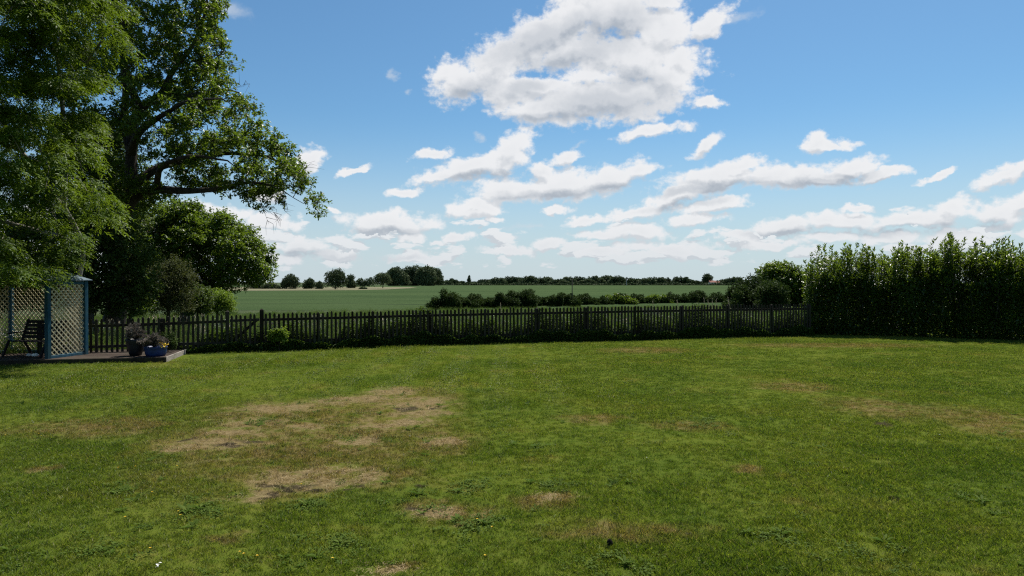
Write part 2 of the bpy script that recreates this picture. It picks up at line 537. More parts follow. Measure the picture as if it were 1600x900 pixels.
M['roof_tile'] = plain('roof_tile', (.24,.10,.07), .85, .2, .25, 2)
M['render_wall'] = plain('render_wall', (.70,.67,.62), .85, .2, .1, 1)
M['glass_dark'] = plain('glass_dark', (.03,.035,.045), .1, .6, .2, 2)
M['pole_wood'] = plain('pole_wood', (.06,.052,.042), .85, .2, .3, 3)
M['pole_grey'] = plain('pole_grey', (.32,.32,.31), .6, .3, .15, 3)
M['ceramic'] = plain('ceramic', (.5,.5,.48), .3, .5, .1, 3)

# ------------------------------------------------------------------ lawn colour (world position), shared by turf and blades
#   px, py, rx, ry on the photo -> ellipse on the ground
def ground_ell(px, py, rx, ry, an=0.0):
    c = on_lawn(px, py)
    a = on_lawn(px, py - ry).y; b = on_lawn(px, py + ry).y
    return (c.x, (a + b) / 2, rx * c.y / F, max(.04, (a - b) / 2), an)

STRAW = [ground_ell(*a) for a in [
 (325,696,62,9),(270,704,26,6),(430,638,55,8),(520,628,40,4),(370,676,40,6),(560,690,30,5),(640,660,34,5),(535,735,40,7),(395,660,36,6),(612,612,36,6),(655,632,42,9),(570,622,50,4),(690,690,26,6),
 (445,748,44,11),(395,776,30,8),(505,756,50,9),(570,748,26,8),(680,802,34,8),(600,893,32,7),(338,676,30,5),(480,668,30,5),(860,778,18,4),
 (660,645,40,6),(590,666,34,4)]]
DRY = [ground_ell(*a) for a in [
 (480,695,215,70),(330,690,100,22),(430,645,110,20),(620,632,100,24),(690,690,60,20),(460,750,110,30),(600,745,70,26),(680,800,70,18),(520,700,150,30),
 (350,838,36,10),(860,785,50,14),(1560,662,90,28),(1380,640,80,16),(1080,665,60,9),(1010,548,70,5),(1240,605,60,8),(610,892,50,12),
 (150,670,130,16),(990,830,120,14),(1300,540,150,4),(930,655,60,7),(1180,735,30,5),(60,735,30,6)]]
SOIL = [ground_ell(*a) for a in [(385,692,24,3),(300,690,16,2.5),(430,760,26,3),(500,764,18,2.5),(620,640,14,2),(345,700,26,3),(470,758,24,4),(405,774,14,4),(666,761,16,4),(360,837,10,4),(640,640,14,3),(680,640,10,2),(1385,664,14,3),(1390,783,9,4),(555,762,10,3),(640,799,12,4),(445,764,16,4)]]

def lawn_color_group():
    g = bpy.data.node_groups.new('lawn_color', 'ShaderNodeTree')
    g.interface.new_socket('Color', in_out='OUTPUT', socket_type='NodeSocketColor')
    g.interface.new_socket('Dry', in_out='OUTPUT', socket_type='NodeSocketFloat')
    g.interface.new_socket('Soil', in_out='OUTPUT', socket_type='NodeSocketFloat')
    h = NT(g)
    go = h.n('NodeGroupOutput')
    geo = h.n('ShaderNodeNewGeometry')
    p = h.vmath('MULTIPLY', geo.outputs['Position'], (1, 1, 0))
    n1 = h.noise(p, 1.3, 3, .6, out=1)
    n2 = h.noise(p, 7, 3, .6, out=1)
    wp = h.vmath('ADD', p, h.vmath('MULTIPLY', h.vmath('SUBTRACT', n1, (.5,.5,.5)), (.9, .9, 0)))
    wp = h.vmath('ADD', wp, h.vmath('MULTIPLY', h.vmath('SUBTRACT', n2, (.5,.5,.5)), (.22, .22, 0)))
    a = h.noise(p, .45, 4, .6)
    b = h.noise(p, 2.2, 4, .6)
    c = h.noise(p, 11, 3, .6)
    v = h.math('ADD', h.math('MULTIPLY', a, .50), h.math('ADD', h.math('MULTIPLY', b, .28), h.math('MULTIPLY', c, .34)))
    rag = h.noise(p, 3.2, 8, .72)
    col = h.ramp(v, [(.36, (.052,.100,.010)), (.50, (.090,.142,.013)), (.62, (.134,.176,.019)), (.76, (.185,.180,.040))])
    fine = h.noise(p, 24, 3, .6)
    dry = h.step(h.blobs(wp, DRY), 1.45, .35)
    dryv = h.math('MULTIPLY', dry, h.step(h.math('ADD', h.math('MULTIPLY', b, .5), h.math('MULTIPLY', fine, .5)), .36, .60))
    # scattered thin brown places
    sc = h.step(h.noise(p, .9, 5, .65), .56, .72)
    dryv = h.math('MAXIMUM', dryv, h.math('MULTIPLY', sc, .55))
    col = h.mix(h.math('MULTIPLY', dryv, .70), col, (.205, .140, .048))
    st = h.step(h.math('ADD', h.math('SUBTRACT', 1.30, h.blobs(wp, STRAW)), h.math('MULTIPLY', h.math('SUBTRACT', rag, .5), 4.2)), -.25, 1.0)
    col = h.mix(h.math('MULTIPLY', st, .80), col, h.ramp(c, [(.3, (.19,.125,.060)), (.7, (.36,.265,.145))]))
    tan = h.math('MULTIPLY', dry, h.step(rag, .43, .62))
    col = h.mix(h.math('MULTIPLY', tan, .72), col, (.27, .195, .095))
    so = h.step(h.blobs(wp, SOIL), 1.35, .45)
    col = h.mix(h.math('MULTIPLY', so, .9), col, (.045, .034, .026))
    h.put(go.inputs[0], col); h.put(go.inputs[1], st); h.put(go.inputs[2], so)
    return g
LG = lawn_color_group()

m, h = new_mat('turf')
g = h.n('ShaderNodeGroup', node_tree=LG)
geo = h.n('ShaderNodeNewGeometry')
thatch = h.mix(.25, g.outputs[0], (.060, .050, .020))
nn = h.noise(geo.outputs['Position'], 60, 4, .7)
out_surf(h, princ(h, h.mix(h.math('MULTIPLY', nn, .35), thatch, (.03,.03,.015)), 1.0, .0, bump(h, nn, .8, .02)))
M['turf'] = m

m, h = new_mat('lawn_blade')
g = h.n('ShaderNodeGroup', node_tree=LG)
at = h.n('ShaderNodeAttribute', attribute_name='rnd')
hs = h.n('ShaderNodeHueSaturation')
h.put(hs.inputs['Color'], g.outputs[0])
gp = h.n('ShaderNodeNewGeometry')
tuft_n = h.noise(h.vmath('MULTIPLY', gp.outputs['Position'], (1, 1, 0)), 16, 5, .75)
h.put(hs.inputs['Value'], h.math('MULTIPLY', h.math('MULTIPLY_ADD', at.outputs['Fac'], .9, .58), h.step(tuft_n, .34, .68, .60, 1.45)))
h.put(hs.inputs['Hue'], h.math('MULTIPLY_ADD', at.outputs['Fac'], -.02, .508))
bl_ = h.mix(h.math('MULTIPLY', h.math('GREATER_THAN', at.outputs['Fac'], .93), .7), hs.outputs[0], (.27, .23, .11))
p_ = princ(h, bl_, .5, .22)
t_ = h.n('ShaderNodeBsdfTranslucent'); h.put(t_.inputs[0], h.vmath('MULTIPLY', bl_, (1.30, 1.30, .75)))
mx = h.n('ShaderNodeMixShader'); mx.inputs[0].default_value = .45
h.t.links.new(p_, mx.inputs[1]); h.t.links.new(t_.outputs[0], mx.inputs[2])
out_surf(h, mx.outputs[0])
M['lawn_blade'] = m
M['clover'] = leaf_mat('clover', [(0, (.048,.085,.010)), (.6, (.085,.130,.018)), (1, (.13,.170,.030))], (.14,.26,.04), .3, .65, .2, 3)

def rough_mat(name, stops, trans, tf=.35):
    m, h = new_mat(name)
    geo = h.n('ShaderNodeNewGeometry')
    at = h.n('ShaderNodeAttribute', attribute_name='rnd')
    a = h.noise(geo.outputs['Position'], .22, 4, .6)
    b = h.noise(geo.outputs['Position'], 2.2, 3, .6)
    v = h.math('ADD', h.math('MULTIPLY', a, .5), h.math('ADD', h.math('MULTIPLY', b, .25), h.math('MULTIPLY', at.outputs['Fac'], .3)))
    c = h.ramp(v, stops)
    p = princ(h, c, .65, .12)
    t = h.n('ShaderNodeBsdfTranslucent'); h.put(t.inputs[0], h.mix(.4, c, trans))
    mx = h.n('ShaderNodeMixShader'); mx.inputs[0].default_value = tf
    h.t.links.new(p, mx.inputs[1]); h.t.links.new(t.outputs[0], mx.inputs[2])
    out_surf(h, mx.outputs[0])
    return m
M['rough_blade'] = rough_mat('rough_blade', [(.3, (.044,.092,.013)), (.5, (.082,.145,.020)), (.64, (.130,.175,.032)), (.80, (.21,.20,.075))], (.18,.25,.05))
M['seed_stalk'] = plain('seed_stalk', (.42,.36,.24), .8, .2, .25, 10)
M['umbel'] = plain('umbel', (.62,.63,.55), .8, .2, .1, 10)

m, h = new_mat('rough_ground')
geo = h.n('ShaderNodeNewGeometry')
c = h.ramp(h.noise(geo.outputs['Position'], .3, 6, .65), [(.35, (.03,.05,.018)), (.65, (.07,.085,.035))])
out_surf(h, princ(h, c, .95, .1, bump(h, h.noise(geo.outputs['Position'], 5, 5, .7), .8, .2)))
M['rough_ground'] = m

m, h = new_mat('crop')
geo = h.n('ShaderNodeNewGeometry')
pp = h.vmath('MULTIPLY', geo.outputs['Position'], (.35, 1, 1))
c = h.ramp(h.noise(pp, .035, 5, .6), [(.35, (.044,.072,.030)), (.65, (.062,.094,.038))])
c = h.mix(h.math('MULTIPLY', h.step(h.noise(pp, .5, 4, .7), .45, .75), .35), c, (.075,.105,.055))
# tramlines: the wheelings left through the crop
sp = h.n('ShaderNodeSeparateXYZ'); h.put(sp.inputs[0], geo.outputs['Position'])
tl = h.math('SINE', h.math('MULTIPLY', h.math('ADD', sp.outputs[1], h.math('MULTIPLY', sp.outputs[0], .16)), 2 * math.pi / 24))
c = h.mix(h.math('MULTIPLY', h.step(tl, .95, 1.0), .6), c, (.03,.045,.025))
out_surf(h, princ(h, c, 1.0, .0, bump(h, h.noise(pp, 3, 5, .7), 1.0, .3)))
M['crop'] = m

M['stubble'] = plain('stubble', (.155,.145,.080), .95, .1, .2, .02)

# ------------------------------------------------------------------ terrain
FENCE = [(-15.2,19.4),(-11.9,20.9),(-9.9,21.8),(-7.94,22.5),(-3.14,24.45),(0,25.5),(5.4,27.05),(12.35,29.1)]
FX = np.array([p[0] for p in FENCE]); FY = np.array([p[1] for p in FENCE])
def fence_y(x):
    x = np.asarray(x, float)
    y = np.interp(x, FX, FY)
    y = np.where(x < FX[0], FY[0] + .45 * (x - FX[0]), y)
    y = np.where(x > FX[-1], FY[-1] + .25 * (x - FX[-1]), y)
    return y
def smooth(t):
    t = np.clip(t, 0, 1)
    return t * t * (3 - 2 * t)
DROP = 1.5
def ground_z(x, y):
    s = np.asarray(y, float) - fence_y(x)
    return -DROP * smooth((s - 1.0) / 48.0)

def grid_mesh(xs, ys, zf, off=0.0):
    X, Y = np.meshgrid(xs, ys)
    Z = zf(X, Y) + off
    V = np.stack([X, Y, Z], -1).reshape(-1, 3)
    nx, ny = len(xs), len(ys)
    i = np.arange(nx - 1)[None, :] + np.arange(ny - 1)[:, None] * nx
    Fq = np.stack([i, i + 1, i + 1 + nx, i + nx], -1).reshape(-1, 4)
    return V, Fq

xs = np.concatenate([[-9000, -4000, -1500, -600, -250], np.arange(-120, 121, 4.0), [250, 600, 1500, 4000, 9000]])
ys = np.concatenate([[-600, -200, -60, -20, 0, 8, 14], np.arange(18, 100, 2.0), [120, 160, 220, 320, 500, 900, 1600, 3500, 9000]])
V, Fq = grid_mesh(xs, ys, ground_z, -.02)
tag(link_mesh('ground', np_mesh('ground', V, Fq, M['rough_ground'], smooth=True)), 'rough grassy ground beyond the picket fence', 'ground', kind='structure')

# lawn sheet: up to the fence, gently uneven
xl = np.arange(-34, 34.1, .5)
tl_ = np.concatenate([np.linspace(0, 1, 90)])
X, T = np.meshgrid(xl, tl_)
yfar = fence_y(xl) + .5
yfar = np.minimum(yfar, 31.5)
Y = -8 + T * (yfar[None, :] + 8)
def lawn_z(x, y):
    return .012 * np.sin(x * .9 + 1.3 * np.sin(y * .31)) * np.cos(y * .7 + .5 * np.sin(x * .23))
Z = lawn_z(X, Y)
V = np.stack([X, Y, Z], -1).reshape(-1, 3)
nx, ny = len(xl), len(tl_)
i = np.arange(nx - 1)[None, :] + np.arange(ny - 1)[:, None] * nx
Fq = np.stack([i, i + 1, i + 1 + nx, i + nx], -1).reshape(-1, 4)
tag(link_mesh('lawn', np_mesh('lawn', V, Fq, M['turf'], smooth=True)), 'mown garden lawn with dry brown rings', 'lawn', kind='structure')

# crop field: young wheat standing half a metre high
def field_near(x):
    return np.interp(x, [-400, -60, -30, -8, 60, 400], [96, 94, 93, 94, 104, 140])
fx = np.concatenate([[-420, -300, -200, -130], np.arange(-100, 101, 5.0), [130, 200, 300, 420, 600]])
rows = []
for k, t in enumerate(np.concatenate([[0, 0.018], np.linspace(.1, 1, 40) ** 1.6])):
    yn = field_near(fx)
    yf = np.interp(fx, [-420, 600], [735, 735])
    yy = yn + (yf - yn) * t
    zz = np.full_like(fx, -DROP + (.45 if k > 0 else 0.0))
    rows.append(np.stack([fx, yy, zz], -1))
V = np.concatenate(rows); nx = len(fx); ny = len(rows)
i = np.arange(nx - 1)[None, :] + np.arange(ny - 1)[:, None] * nx
Fq = np.stack([i, i + 1, i + 1 + nx, i + nx], -1).reshape(-1, 4)
tag(link_mesh('crop_field', np_mesh('crop_field', V, Fq, M['crop'])), 'wide field of dark green young wheat', 'field', kind='structure')

# pale hay strip past the wheat at the tree side
def on_plane(px, py, z):
    b = (450 - py) / F
    dy = math.cos(PITCH) + b * math.sin(PITCH); dz = -math.sin(PITCH) + b * math.cos(PITCH)
    return ray(px, py, (z - CAM_H) / dz * dy)
V = [tuple(on_plane(px, py, -DROP + .50)) for px, py in [(150,454.6),(400,454.2),(560,453.2),(605,452.2),(652,449.6),(640,448.6),(560,448.2),(400,448.4),(150,448.6)]]
tag(link_mesh('stubble_field', np_mesh('stubble_field', V, [np.array([[0,1,2,3,4,5,6,7,8]])], M['stubble'])), 'pale dry field strip beyond the wheat', 'field', kind='structure')

# ------------------------------------------------------------------ foliage helpers
def unit(v):
    return v / np.maximum(np.linalg.norm(v, axis=-1, keepdims=True), 1e-9)
def rand_dir(n, r=rng):
    return unit(r.normal(size=(n, 3)))

def leaves(base, d, nrm, L, W, fold=.25, mid=.45):
    """kite leaves: base point, axis, normal, length, width -> verts, quads"""
    n = len(base)
    d = unit(d)
    s = unit(np.cross(d, nrm))
    u = np.cross(s, d)
    L = np.broadcast_to(np.asarray(L, float), (n,))[:, None]; W = np.broadcast_to(np.asarray(W, float), (n,))[:, None]
    a = base
    tip = base + d * L - u * L * .10
    m1 = base + d * L * mid + s * W * .5 + u * W * fold
    m2 = base + d * L * mid - s * W * .5 + u * W * fold
    V = np.stack([a, m1, tip, m2], 1).reshape(-1, 3)
    Fq = np.arange(4 * n).reshape(-1, 4)
    return V, Fq

def merge(parts):
    Vs = []; Fs = []; o = 0
    for V, f in parts:
        Vs.append(V); Fs.append(f + o); o += len(V)
    return np.concatenate(Vs), np.concatenate(Fs)

def tubes(chains, sides=None):
    """chains: list of (points (k,3), radii (k,))"""
    Vs = []; Fs = []; o = 0
    for P, rr in chains:
        k = len(P)
        if k < 2: continue
        ns = sides or (9 if rr[0] > .12 else 6 if rr[0] > .03 else 4 if rr[0] > .012 else 3)
        T = np.gradient(P, axis=0); T = unit(T)
        ref = np.array([0, 0, 1.0]) if abs(T[0][2]) < .9 else np.array([1.0, 0, 0])
        s = unit(np.cross(T, ref)); u = np.cross(s, T)
        a = np.arange(ns) * 2 * np.pi / ns
        ring = P[:, None, :] + rr[:, None, None] * (np.cos(a)[None, :, None] * s[:, None, :] + np.sin(a)[None, :, None] * u[:, None, :])
        Vs.append(ring.reshape(-1, 3))
        i = np.arange(ns)[None, :] + np.arange(k - 1)[:, None] * ns
        j = (np.arange(ns) + 1)[None, :] % ns + np.arange(k - 1)[:, None] * ns
        Fs.append(np.stack([i, j, j + ns, i + ns], -1).reshape(-1, 4) + o)
        o += k * ns
    return np.concatenate(Vs), np.concatenate(Fs)

def in_poly(pts, poly):
    x, y = pts[:, 0], pts[:, 1]
    inside = np.zeros(len(pts), bool)
    dist = np.full(len(pts), 1e9)
    n = len(poly)
    for i in range(n):
        x1, y1 = poly[i]; x2, y2 = poly[(i + 1) % n]
        c = ((y1 > y) != (y2 > y))
        with np.errstate(divide='ignore', invalid='ignore'):
            xi = (x2 - x1) * (y - y1) / (y2 - y1) + x1
        inside ^= c & (x < xi)
        ex, ey = x2 - x1, y2 - y1
        t = np.clip(((x - x1) * ex + (y - y1) * ey) / max(ex * ex + ey * ey, 1e-9), 0, 1)
        dist = np.minimum(dist, np.hypot(x - x1 - t * ex, y - y1 - t * ey))
    return inside, dist

def poly_clumps(poly, D, thick, n, spacing_px, r, min_edge=0.0, holes=(), lean=0.0, zmax=1e9):
    """clump centres inside an outline seen at depth D, spread over a real thickness; spaced apart"""
    poly = np.array(poly, float)
    lo = poly.min(0); hi = poly.max(0)
    out = []; tries = 0
    P = np.zeros((0, 3))
    while len(out) < n and tries < 60:
        tries += 1
        c = r.uniform(lo, hi, size=(400, 2))
        ins, dist = in_poly(c, poly)
        ok = ins & (dist > min_edge)
        for hx, hy, hr, vr in holes:
            ok &= (((c[:, 0] - hx) / hr) ** 2 + ((c[:, 1] - hy) / vr) ** 2) > 1
        c = c[ok]; dist = dist[ok]
        for (px, py), ds in zip(c, dist):
            hw = thick * min(1.0, math.sqrt(ds / 90.0 + .04))
            dy = r.uniform(-1, 1)
            dy = math.copysign(abs(dy) ** .7, dy) * hw
            q = ray(px, py, D)
            z = q.z
            q = np.array([q.x, q.y + dy + lean * (z - 3), z])
            if len(P) and np.min(np.linalg.norm(P - q, axis=1)) < spacing_px * D / F:
                continue
            P = np.vstack([P, q]); out.append(q)
            if len(out) >= n: break
    return np.array(out)

def grow(skel, clumps, r, step=.5, tip=.014, arch=.12, expo=2.25):
    """skel: list of limbs, each list of (x,y,z,radius); clump centres are joined to the nearest wood"""
    pts = []; par = []; minr = []
    for limb in skel:
        limb = np.array(limb, float)
        # densify with a smooth curve
        dense = [limb[0]]
        for a, b in zip(limb[:-1], limb[1:]):
            k = max(1, int(np.linalg.norm(b[:3] - a[:3]) / step))
            for j in range(1, k + 1):
                q = a + (b - a) * j / k
                if j < k: q = q + np.append(r.normal(0, .16 * step, 3), 0)
                dense.append(q)
        dense = np.array(dense)
        if len(dense) > 4:
            sm = dense.copy()
            sm[1:-1] = (dense[:-2] + 2 * dense[1:-1] + dense[2:]) / 4
            dense = sm
        if pts:
            A = np.array(pts); j0 = int(np.argmin(np.linalg.norm(A - dense[0, :3], axis=1)))
            prev = j0; st = 1
        else:
            prev = -1; st = 0
        for q in dense[st:]:
            pts.append(q[:3]); par.append(prev); minr.append(q[3]); prev = len(pts) - 1
    nsk = len(pts)
    A = np.array(pts)
    root = A[0]
    d0 = np.array([np.min(np.linalg.norm(A - c, axis=1)) for c in clumps])
    ends = []
    buf = np.zeros((nsk + len(clumps) * 40, 3)); buf[:nsk] = A; cnt = nsk
    par = list(par); minr = list(minr)
    low = 6 if nsk > 12 else 1
    for ci in np.argsort(d0):
        c = clumps[ci]
        dd = np.linalg.norm(buf[low:cnt] - c, axis=1)
        j = int(np.argmin(dd)) + low
        dist = dd[j - low]
        k = max(1, min(38, int(dist / step)))
        a = buf[j].copy(); prev = j
        side = r.normal(0, .09 * dist, 3)
        for q in range(1, k + 1):
            t = q / k
            p = a + (c - a) * t + side * math.sin(math.pi * t) + np.array([0, 0, arch * dist * math.sin(math.pi * t)])
            if q < k: p = p + r.normal(0, .05 * step, 3)
            buf[cnt] = p; par.append(prev); minr.append(tip); prev = cnt; cnt += 1
        ends.append(prev)
    pts = buf[:cnt]; par = np.array(par)
    rad = np.zeros(cnt); acc = np.zeros(cnt); kids = [[] for _ in range(cnt)]
    for i in range(cnt - 1, -1, -1):
        rad[i] = max(tip, acc[i] ** (1 / expo))
        if i < nsk: rad[i] = max(minr[i], .0) if minr[i] > 0 else rad[i]
        if par[i] >= 0:
            acc[par[i]] += min(rad[i], .2) ** expo if i >= nsk else 0
            kids[par[i]].append(i)
    for i in range(1, cnt):
        if par[i] >= 0: rad[i] = min(rad[i], rad[par[i]])
    chains = []
    stack = [0]
    starts = [(0, None)]
    while starts:
        s, p0 = starts.pop()
        ch = [] if p0 is None else [p0]
        c = s
        while True:
            ch.append(c)
            ks = kids[c]
            if not ks: break
            ks = sorted(ks, key=lambda q: -rad[q])
            # stay on the limb itself when there is one
            nxt = ks[0]
            for q in ks:
                if q != nxt: starts.append((q, c))
            c = nxt
        rr = rad[ch].copy()
        if p0 is not None: rr[0] = rr[1]
        chains.append((pts[ch], rr))
    return chains

def twig_rosettes(clumps, cr, r, ntw, nleaf, L, W, droop=.15, flat=.7, rt=.12):
    """oak-like: twigs from each clump centre, leaves in rosettes at their ends"""
    n = len(clumps)
    d = rand_dir(n * ntw, r); d[:, 2] = d[:, 2] * flat + .12
    ln = cr * r.uniform(.35, 1.15, size=(n * ntw, 1))
    base = np.repeat(clumps, ntw, 0)
    tip = base + d * ln
    m = len(tip)
    tc_ = [(np.stack([b, (b + t) / 2 + r.normal(0, .02, 3), t]), np.array([.007, .005, .003])) for b, t in zip(base, tip)]
    c = np.repeat(tip, nleaf, 0)
    ax = rand_dir(m * nleaf, r); ax[:, 2] = ax[:, 2] * .7 - droop
    pos = c + rand_dir(m * nleaf, r) * rt * r.uniform(.1, 1, size=(m * nleaf, 1))
    nm = rand_dir(m * nleaf, r) * .75 + np.array([0, 0, 1.0])
    k = len(pos)
    V, Fq = leaves(pos, ax, nm, L * r.uniform(.7, 1.2, k), W * r.uniform(.75, 1.2, k))
    tone = np.repeat(r.uniform(0, 1, n), ntw * nleaf)
    rnd = np.clip(.45 * tone + .55 * r.uniform(0, 1, k), 0, 1)
    return V, Fq, rnd, tc_

def make_tree(name, loc, label, cat, chains, V, Fq, rnd, bark_m, leaf_m, twig=None, group=None):
    root = empty(name, loc)
    tag(root, label, cat, group)
    if chains:
        Vt, Ft = tubes(chains)
        link_mesh('trunk', np_mesh('trunk', Vt, Ft, bark_m, smooth=True), root)
    link_mesh('crown', np_mesh('crown', V, Fq, leaf_m, attrs={'rnd': rnd}), root)
    if twig:
        Vt, Ft = tubes(twig, 3)
        link_mesh('twigs', np_mesh('twigs', Vt, Ft, bark_m), root)
    return root

def L3(D, pts):
    """limb from photo pixels: (px, py, depth offset, radius)"""
    out = []
    for px, py, dy, rr in pts:
        q = ray(px, py, D)
        out.append((q.x, q.y + dy, q.z, rr))
    return out

# ------------------------------------------------------------------ big oak
r = np.random.default_rng(5)
D = 30
oak_poly = [(120,-170),(335,-170),(352,-60),(330,-5),(345,12),(352,32),(340,45),(352,75),(362,97),(338,108),(340,122),(372,132),(387,138),(368,152),(372,165),(404,170),(410,188),(426,192),(428,208),(442,222),(450,240),(470,250),(476,266),(490,285),(492,300),(508,318),(504,345),(488,342),(470,325),(448,305),(425,318),(405,334),(378,318),(350,300),(300,300),(255,310),(215,318),(196,345),(150,350),(120,200)]
cl = poly_clumps(oak_poly, D, 4.0, 820, 7.8, r, 3, holes=[(280,30,22,26),(262,72,14,16),(235,200,10,12),(252,178,10,8),(205,100,8,14),(392,262,12,5),(335,228,10,7),(345,182,8,6),(250,265,14,10),(300,250,8,5),(228,255,9,12)])
cl = cl[(cl[:, 2] > 4.6)]
skel = [
 L3(D, [(178,505,0,.46),(186,440,0,.40),(185,380,0,.37),(192,335,0,.33),(205,290,.1,.27),(200,240,.2,.23),(197,205,.2,.20),(215,165,.2,.17),(250,150,.1,.14),(264,118,0,.11),(292,85,0,.10),(312,50,0,.07),(326,8,0,.05)]),
 L3(D, [(192,335,0,.28),(215,308,-.3,.23),(260,300,-.8,.18),(320,304,-1.1,.12),(370,298,-1.2,.085),(420,290,-1.2,.05),(455,300,-1.1,.03),(485,322,-1,.014)]),
 L3(D, [(200,240,.2,.22),(182,200,.8,.18),(172,140,1.2,.14),(160,60,1.6,.10),(150,-40,1.6,.07)]),
 L3(D, [(205,290,.1,.22),(235,255,.8,.16),(270,240,1.5,.14),(320,225,2,.10),(390,228,2.2,.06),(440,262,2.2,.03)]),
 L3(D, [(215,165,.2,.18),(207,110,-.8,.15),(218,40,-1.4,.11),(222,-50,-1.6,.08)]),
 L3(D, [(200,240,.2,.20),(240,212,-1.2,.15),(285,200,-2.0,.10),(340,175,-2.2,.06),(380,175,-2.2,.03)]),
 L3(D, [(250,150,.1,.15),(290,140,1.0,.10),(338,124,1.4,.05),(352,130,1.5,.03)]),
 L3(D, [(292,85,0,.09),(310,100,-.4,.06),(340,95,-.6,.04),(358,92,-.6,.02)]),
 L3(D, [(260,298,-.8,.14),(290,270,-2,.10),(340,262,-2.8,.07),(400,270,-3,.03)]),
]
ch = grow(skel, cl, r, .45, .012)
V, Fq, rnd, tw = twig_rosettes(cl, .46, r, 13, 11, .135, .082, rt=.13)
# bare dead twigs standing out of the crown
for px, py, ex, ey in [(290,60,276,8),(285,75,302,20),(296,96,318,108),(280,40,270,12),(455,268,480,262),(400,305,440,345),(405,308,420,350),(440,300,455,338),(225,350,250,365),(200,345,225,375),(190,350,160,380),(366,128,384,133)]:
    a = ray(px, py, D - .6); b = ray(ex, ey, D - .8)
    a = np.array(a); b = np.array(b)
    mid = (a + b) / 2 + r.normal(0, .12, 3)
    tw.append((np.stack([a, mid, b]), np.array([.013, .009, .004])))
    for q in range(5):
        s0 = a + (b - a) * r.uniform(.3, .9)
        tw.append((np.stack([s0, s0 + (b - a) * .15 + r.normal(0, .12, 3), s0 + (b - a) * .28 + r.normal(0, .22, 3)]), np.array([.012, .008, .003])))
oak_base = ray(178, 505, D); 
make_tree('oak_tree', (oak_base.x, D, 0), 'tall oak with a long bare-ended limb reaching out over the field', 'oak tree', ch, V, Fq, rnd, M['oak_bark'], M['oak_leaf'], tw)

# ------------------------------------------------------------------ weeping ash over the arbour
r = np.random.default_rng(8)
D = 17.6
ash_poly = [(-330,-170),(135,-170),(145,-20),(152,40),(155,80),(140,110),(148,140),(135,180),(108,200),(112,225),(128,250),(124,272),(140,300),(142,335),(130,362),(112,380),(106,386),(100,402),(86,420),(76,434),(68,448),(48,452),(30,446),(12,452),(0,456),(-330,470)]
cl = poly_clumps(ash_poly, D, 3.2, 470, 20, r, 6, holes=[(10,128,10,8),(130,85,16,9),(120,230,14,18),(60,300,16,10),(90,180,16,9)])
skel = [
 L3(21.6, [(116,548,0,.085),(114,480,0,.08),(121,430,0,.07),(136,385,-.2,.065),(128,330,-.8,.08),(95,250,-1.8,.10),(60,150,-2.8,.08),(40,20,-3.2,.06)]),
 L3(21.6, [(128,330,-.8,.09),(150,260,-1.4,.07),(160,160,-2,.05),(165,60,-2.4,.04)]),
 L3(21.6, [(95,250,-1.8,.08),(30,230,-2.8,.07),(-60,180,-3.4,.05),(-180,120,-3.6,.04)]),
 L3(21.6, [(134,385,-.2,.07),(100,360,-1.8,.06),(50,350,-3.6,.05),(-20,360,-4.6,.04)]),
]
ch = grow(skel, cl, r, .4, .008, .25)
# drooping sprays of narrow leaflets
nsp = 74
base = np.repeat(cl, nsp, 0); n = len(base)
off = rand_dir(n, r); off[:, 2] = np.where(off[:, 2] < -.3, -off[:, 2], off[:, 2])
off = off * np.array([.56, .56, .42]) * np.repeat(r.uniform(.6, 1.25, len(cl)), nsp)[:, None] * r.uniform(.6, 1.0, size=(n, 1))
rd = unit(off) * .9 + rand_dir(n, r) * .6; rd[:, 2] = -abs(rd[:, 2]) * .4 - .12; rd = unit(rd)
NL = 9
P = []; A = []; N = []; Lr = []
side = unit(np.cross(rd, np.array([0, 0, 1.0]) + rand_dir(n, r) * .3))
nn_ = np.cross(side, rd)
sl = r.uniform(.20, .34, size=(n, 1))
for k in range(NL):
    t = (k // 2 + .6) / 5
    pos = base + off + rd * sl * t + np.array([0, 0, -.10]) * (t ** 2) * sl / .25
    sg = 1 if k % 2 else -1
    ax = rd * .6 + side * sg * .75 + np.array([0, 0, -.15]) + rand_dir(n, r) * .5
    if k == NL - 1: ax = rd + np.array([0, 0, -.3])
    P.append(pos); A.append(ax); N.append(nn_ + rand_dir(n, r) * .35)
P = np.concatenate(P); A = np.concatenate(A); N = np.concatenate(N); k = len(P)
V, Fq = leaves(P, A, N, r.uniform(.085, .13, k), r.uniform(.028, .042, k), .15)
tone = np.tile(np.repeat(r.uniform(0, 1, len(cl)), nsp), NL)
rnd = .5 * tone + .5 * r.uniform(0, 1, k)
ash_base = ray(112, 548, 21.6)
make_tree('ash_tree', (ash_base.x, 21.6, 0), 'pale barked tree with drooping bright narrow leaves hanging over the blue arbour', 'ash tree', ch, V, Fq, rnd, M['pale_bark'], M['ash_leaf'])

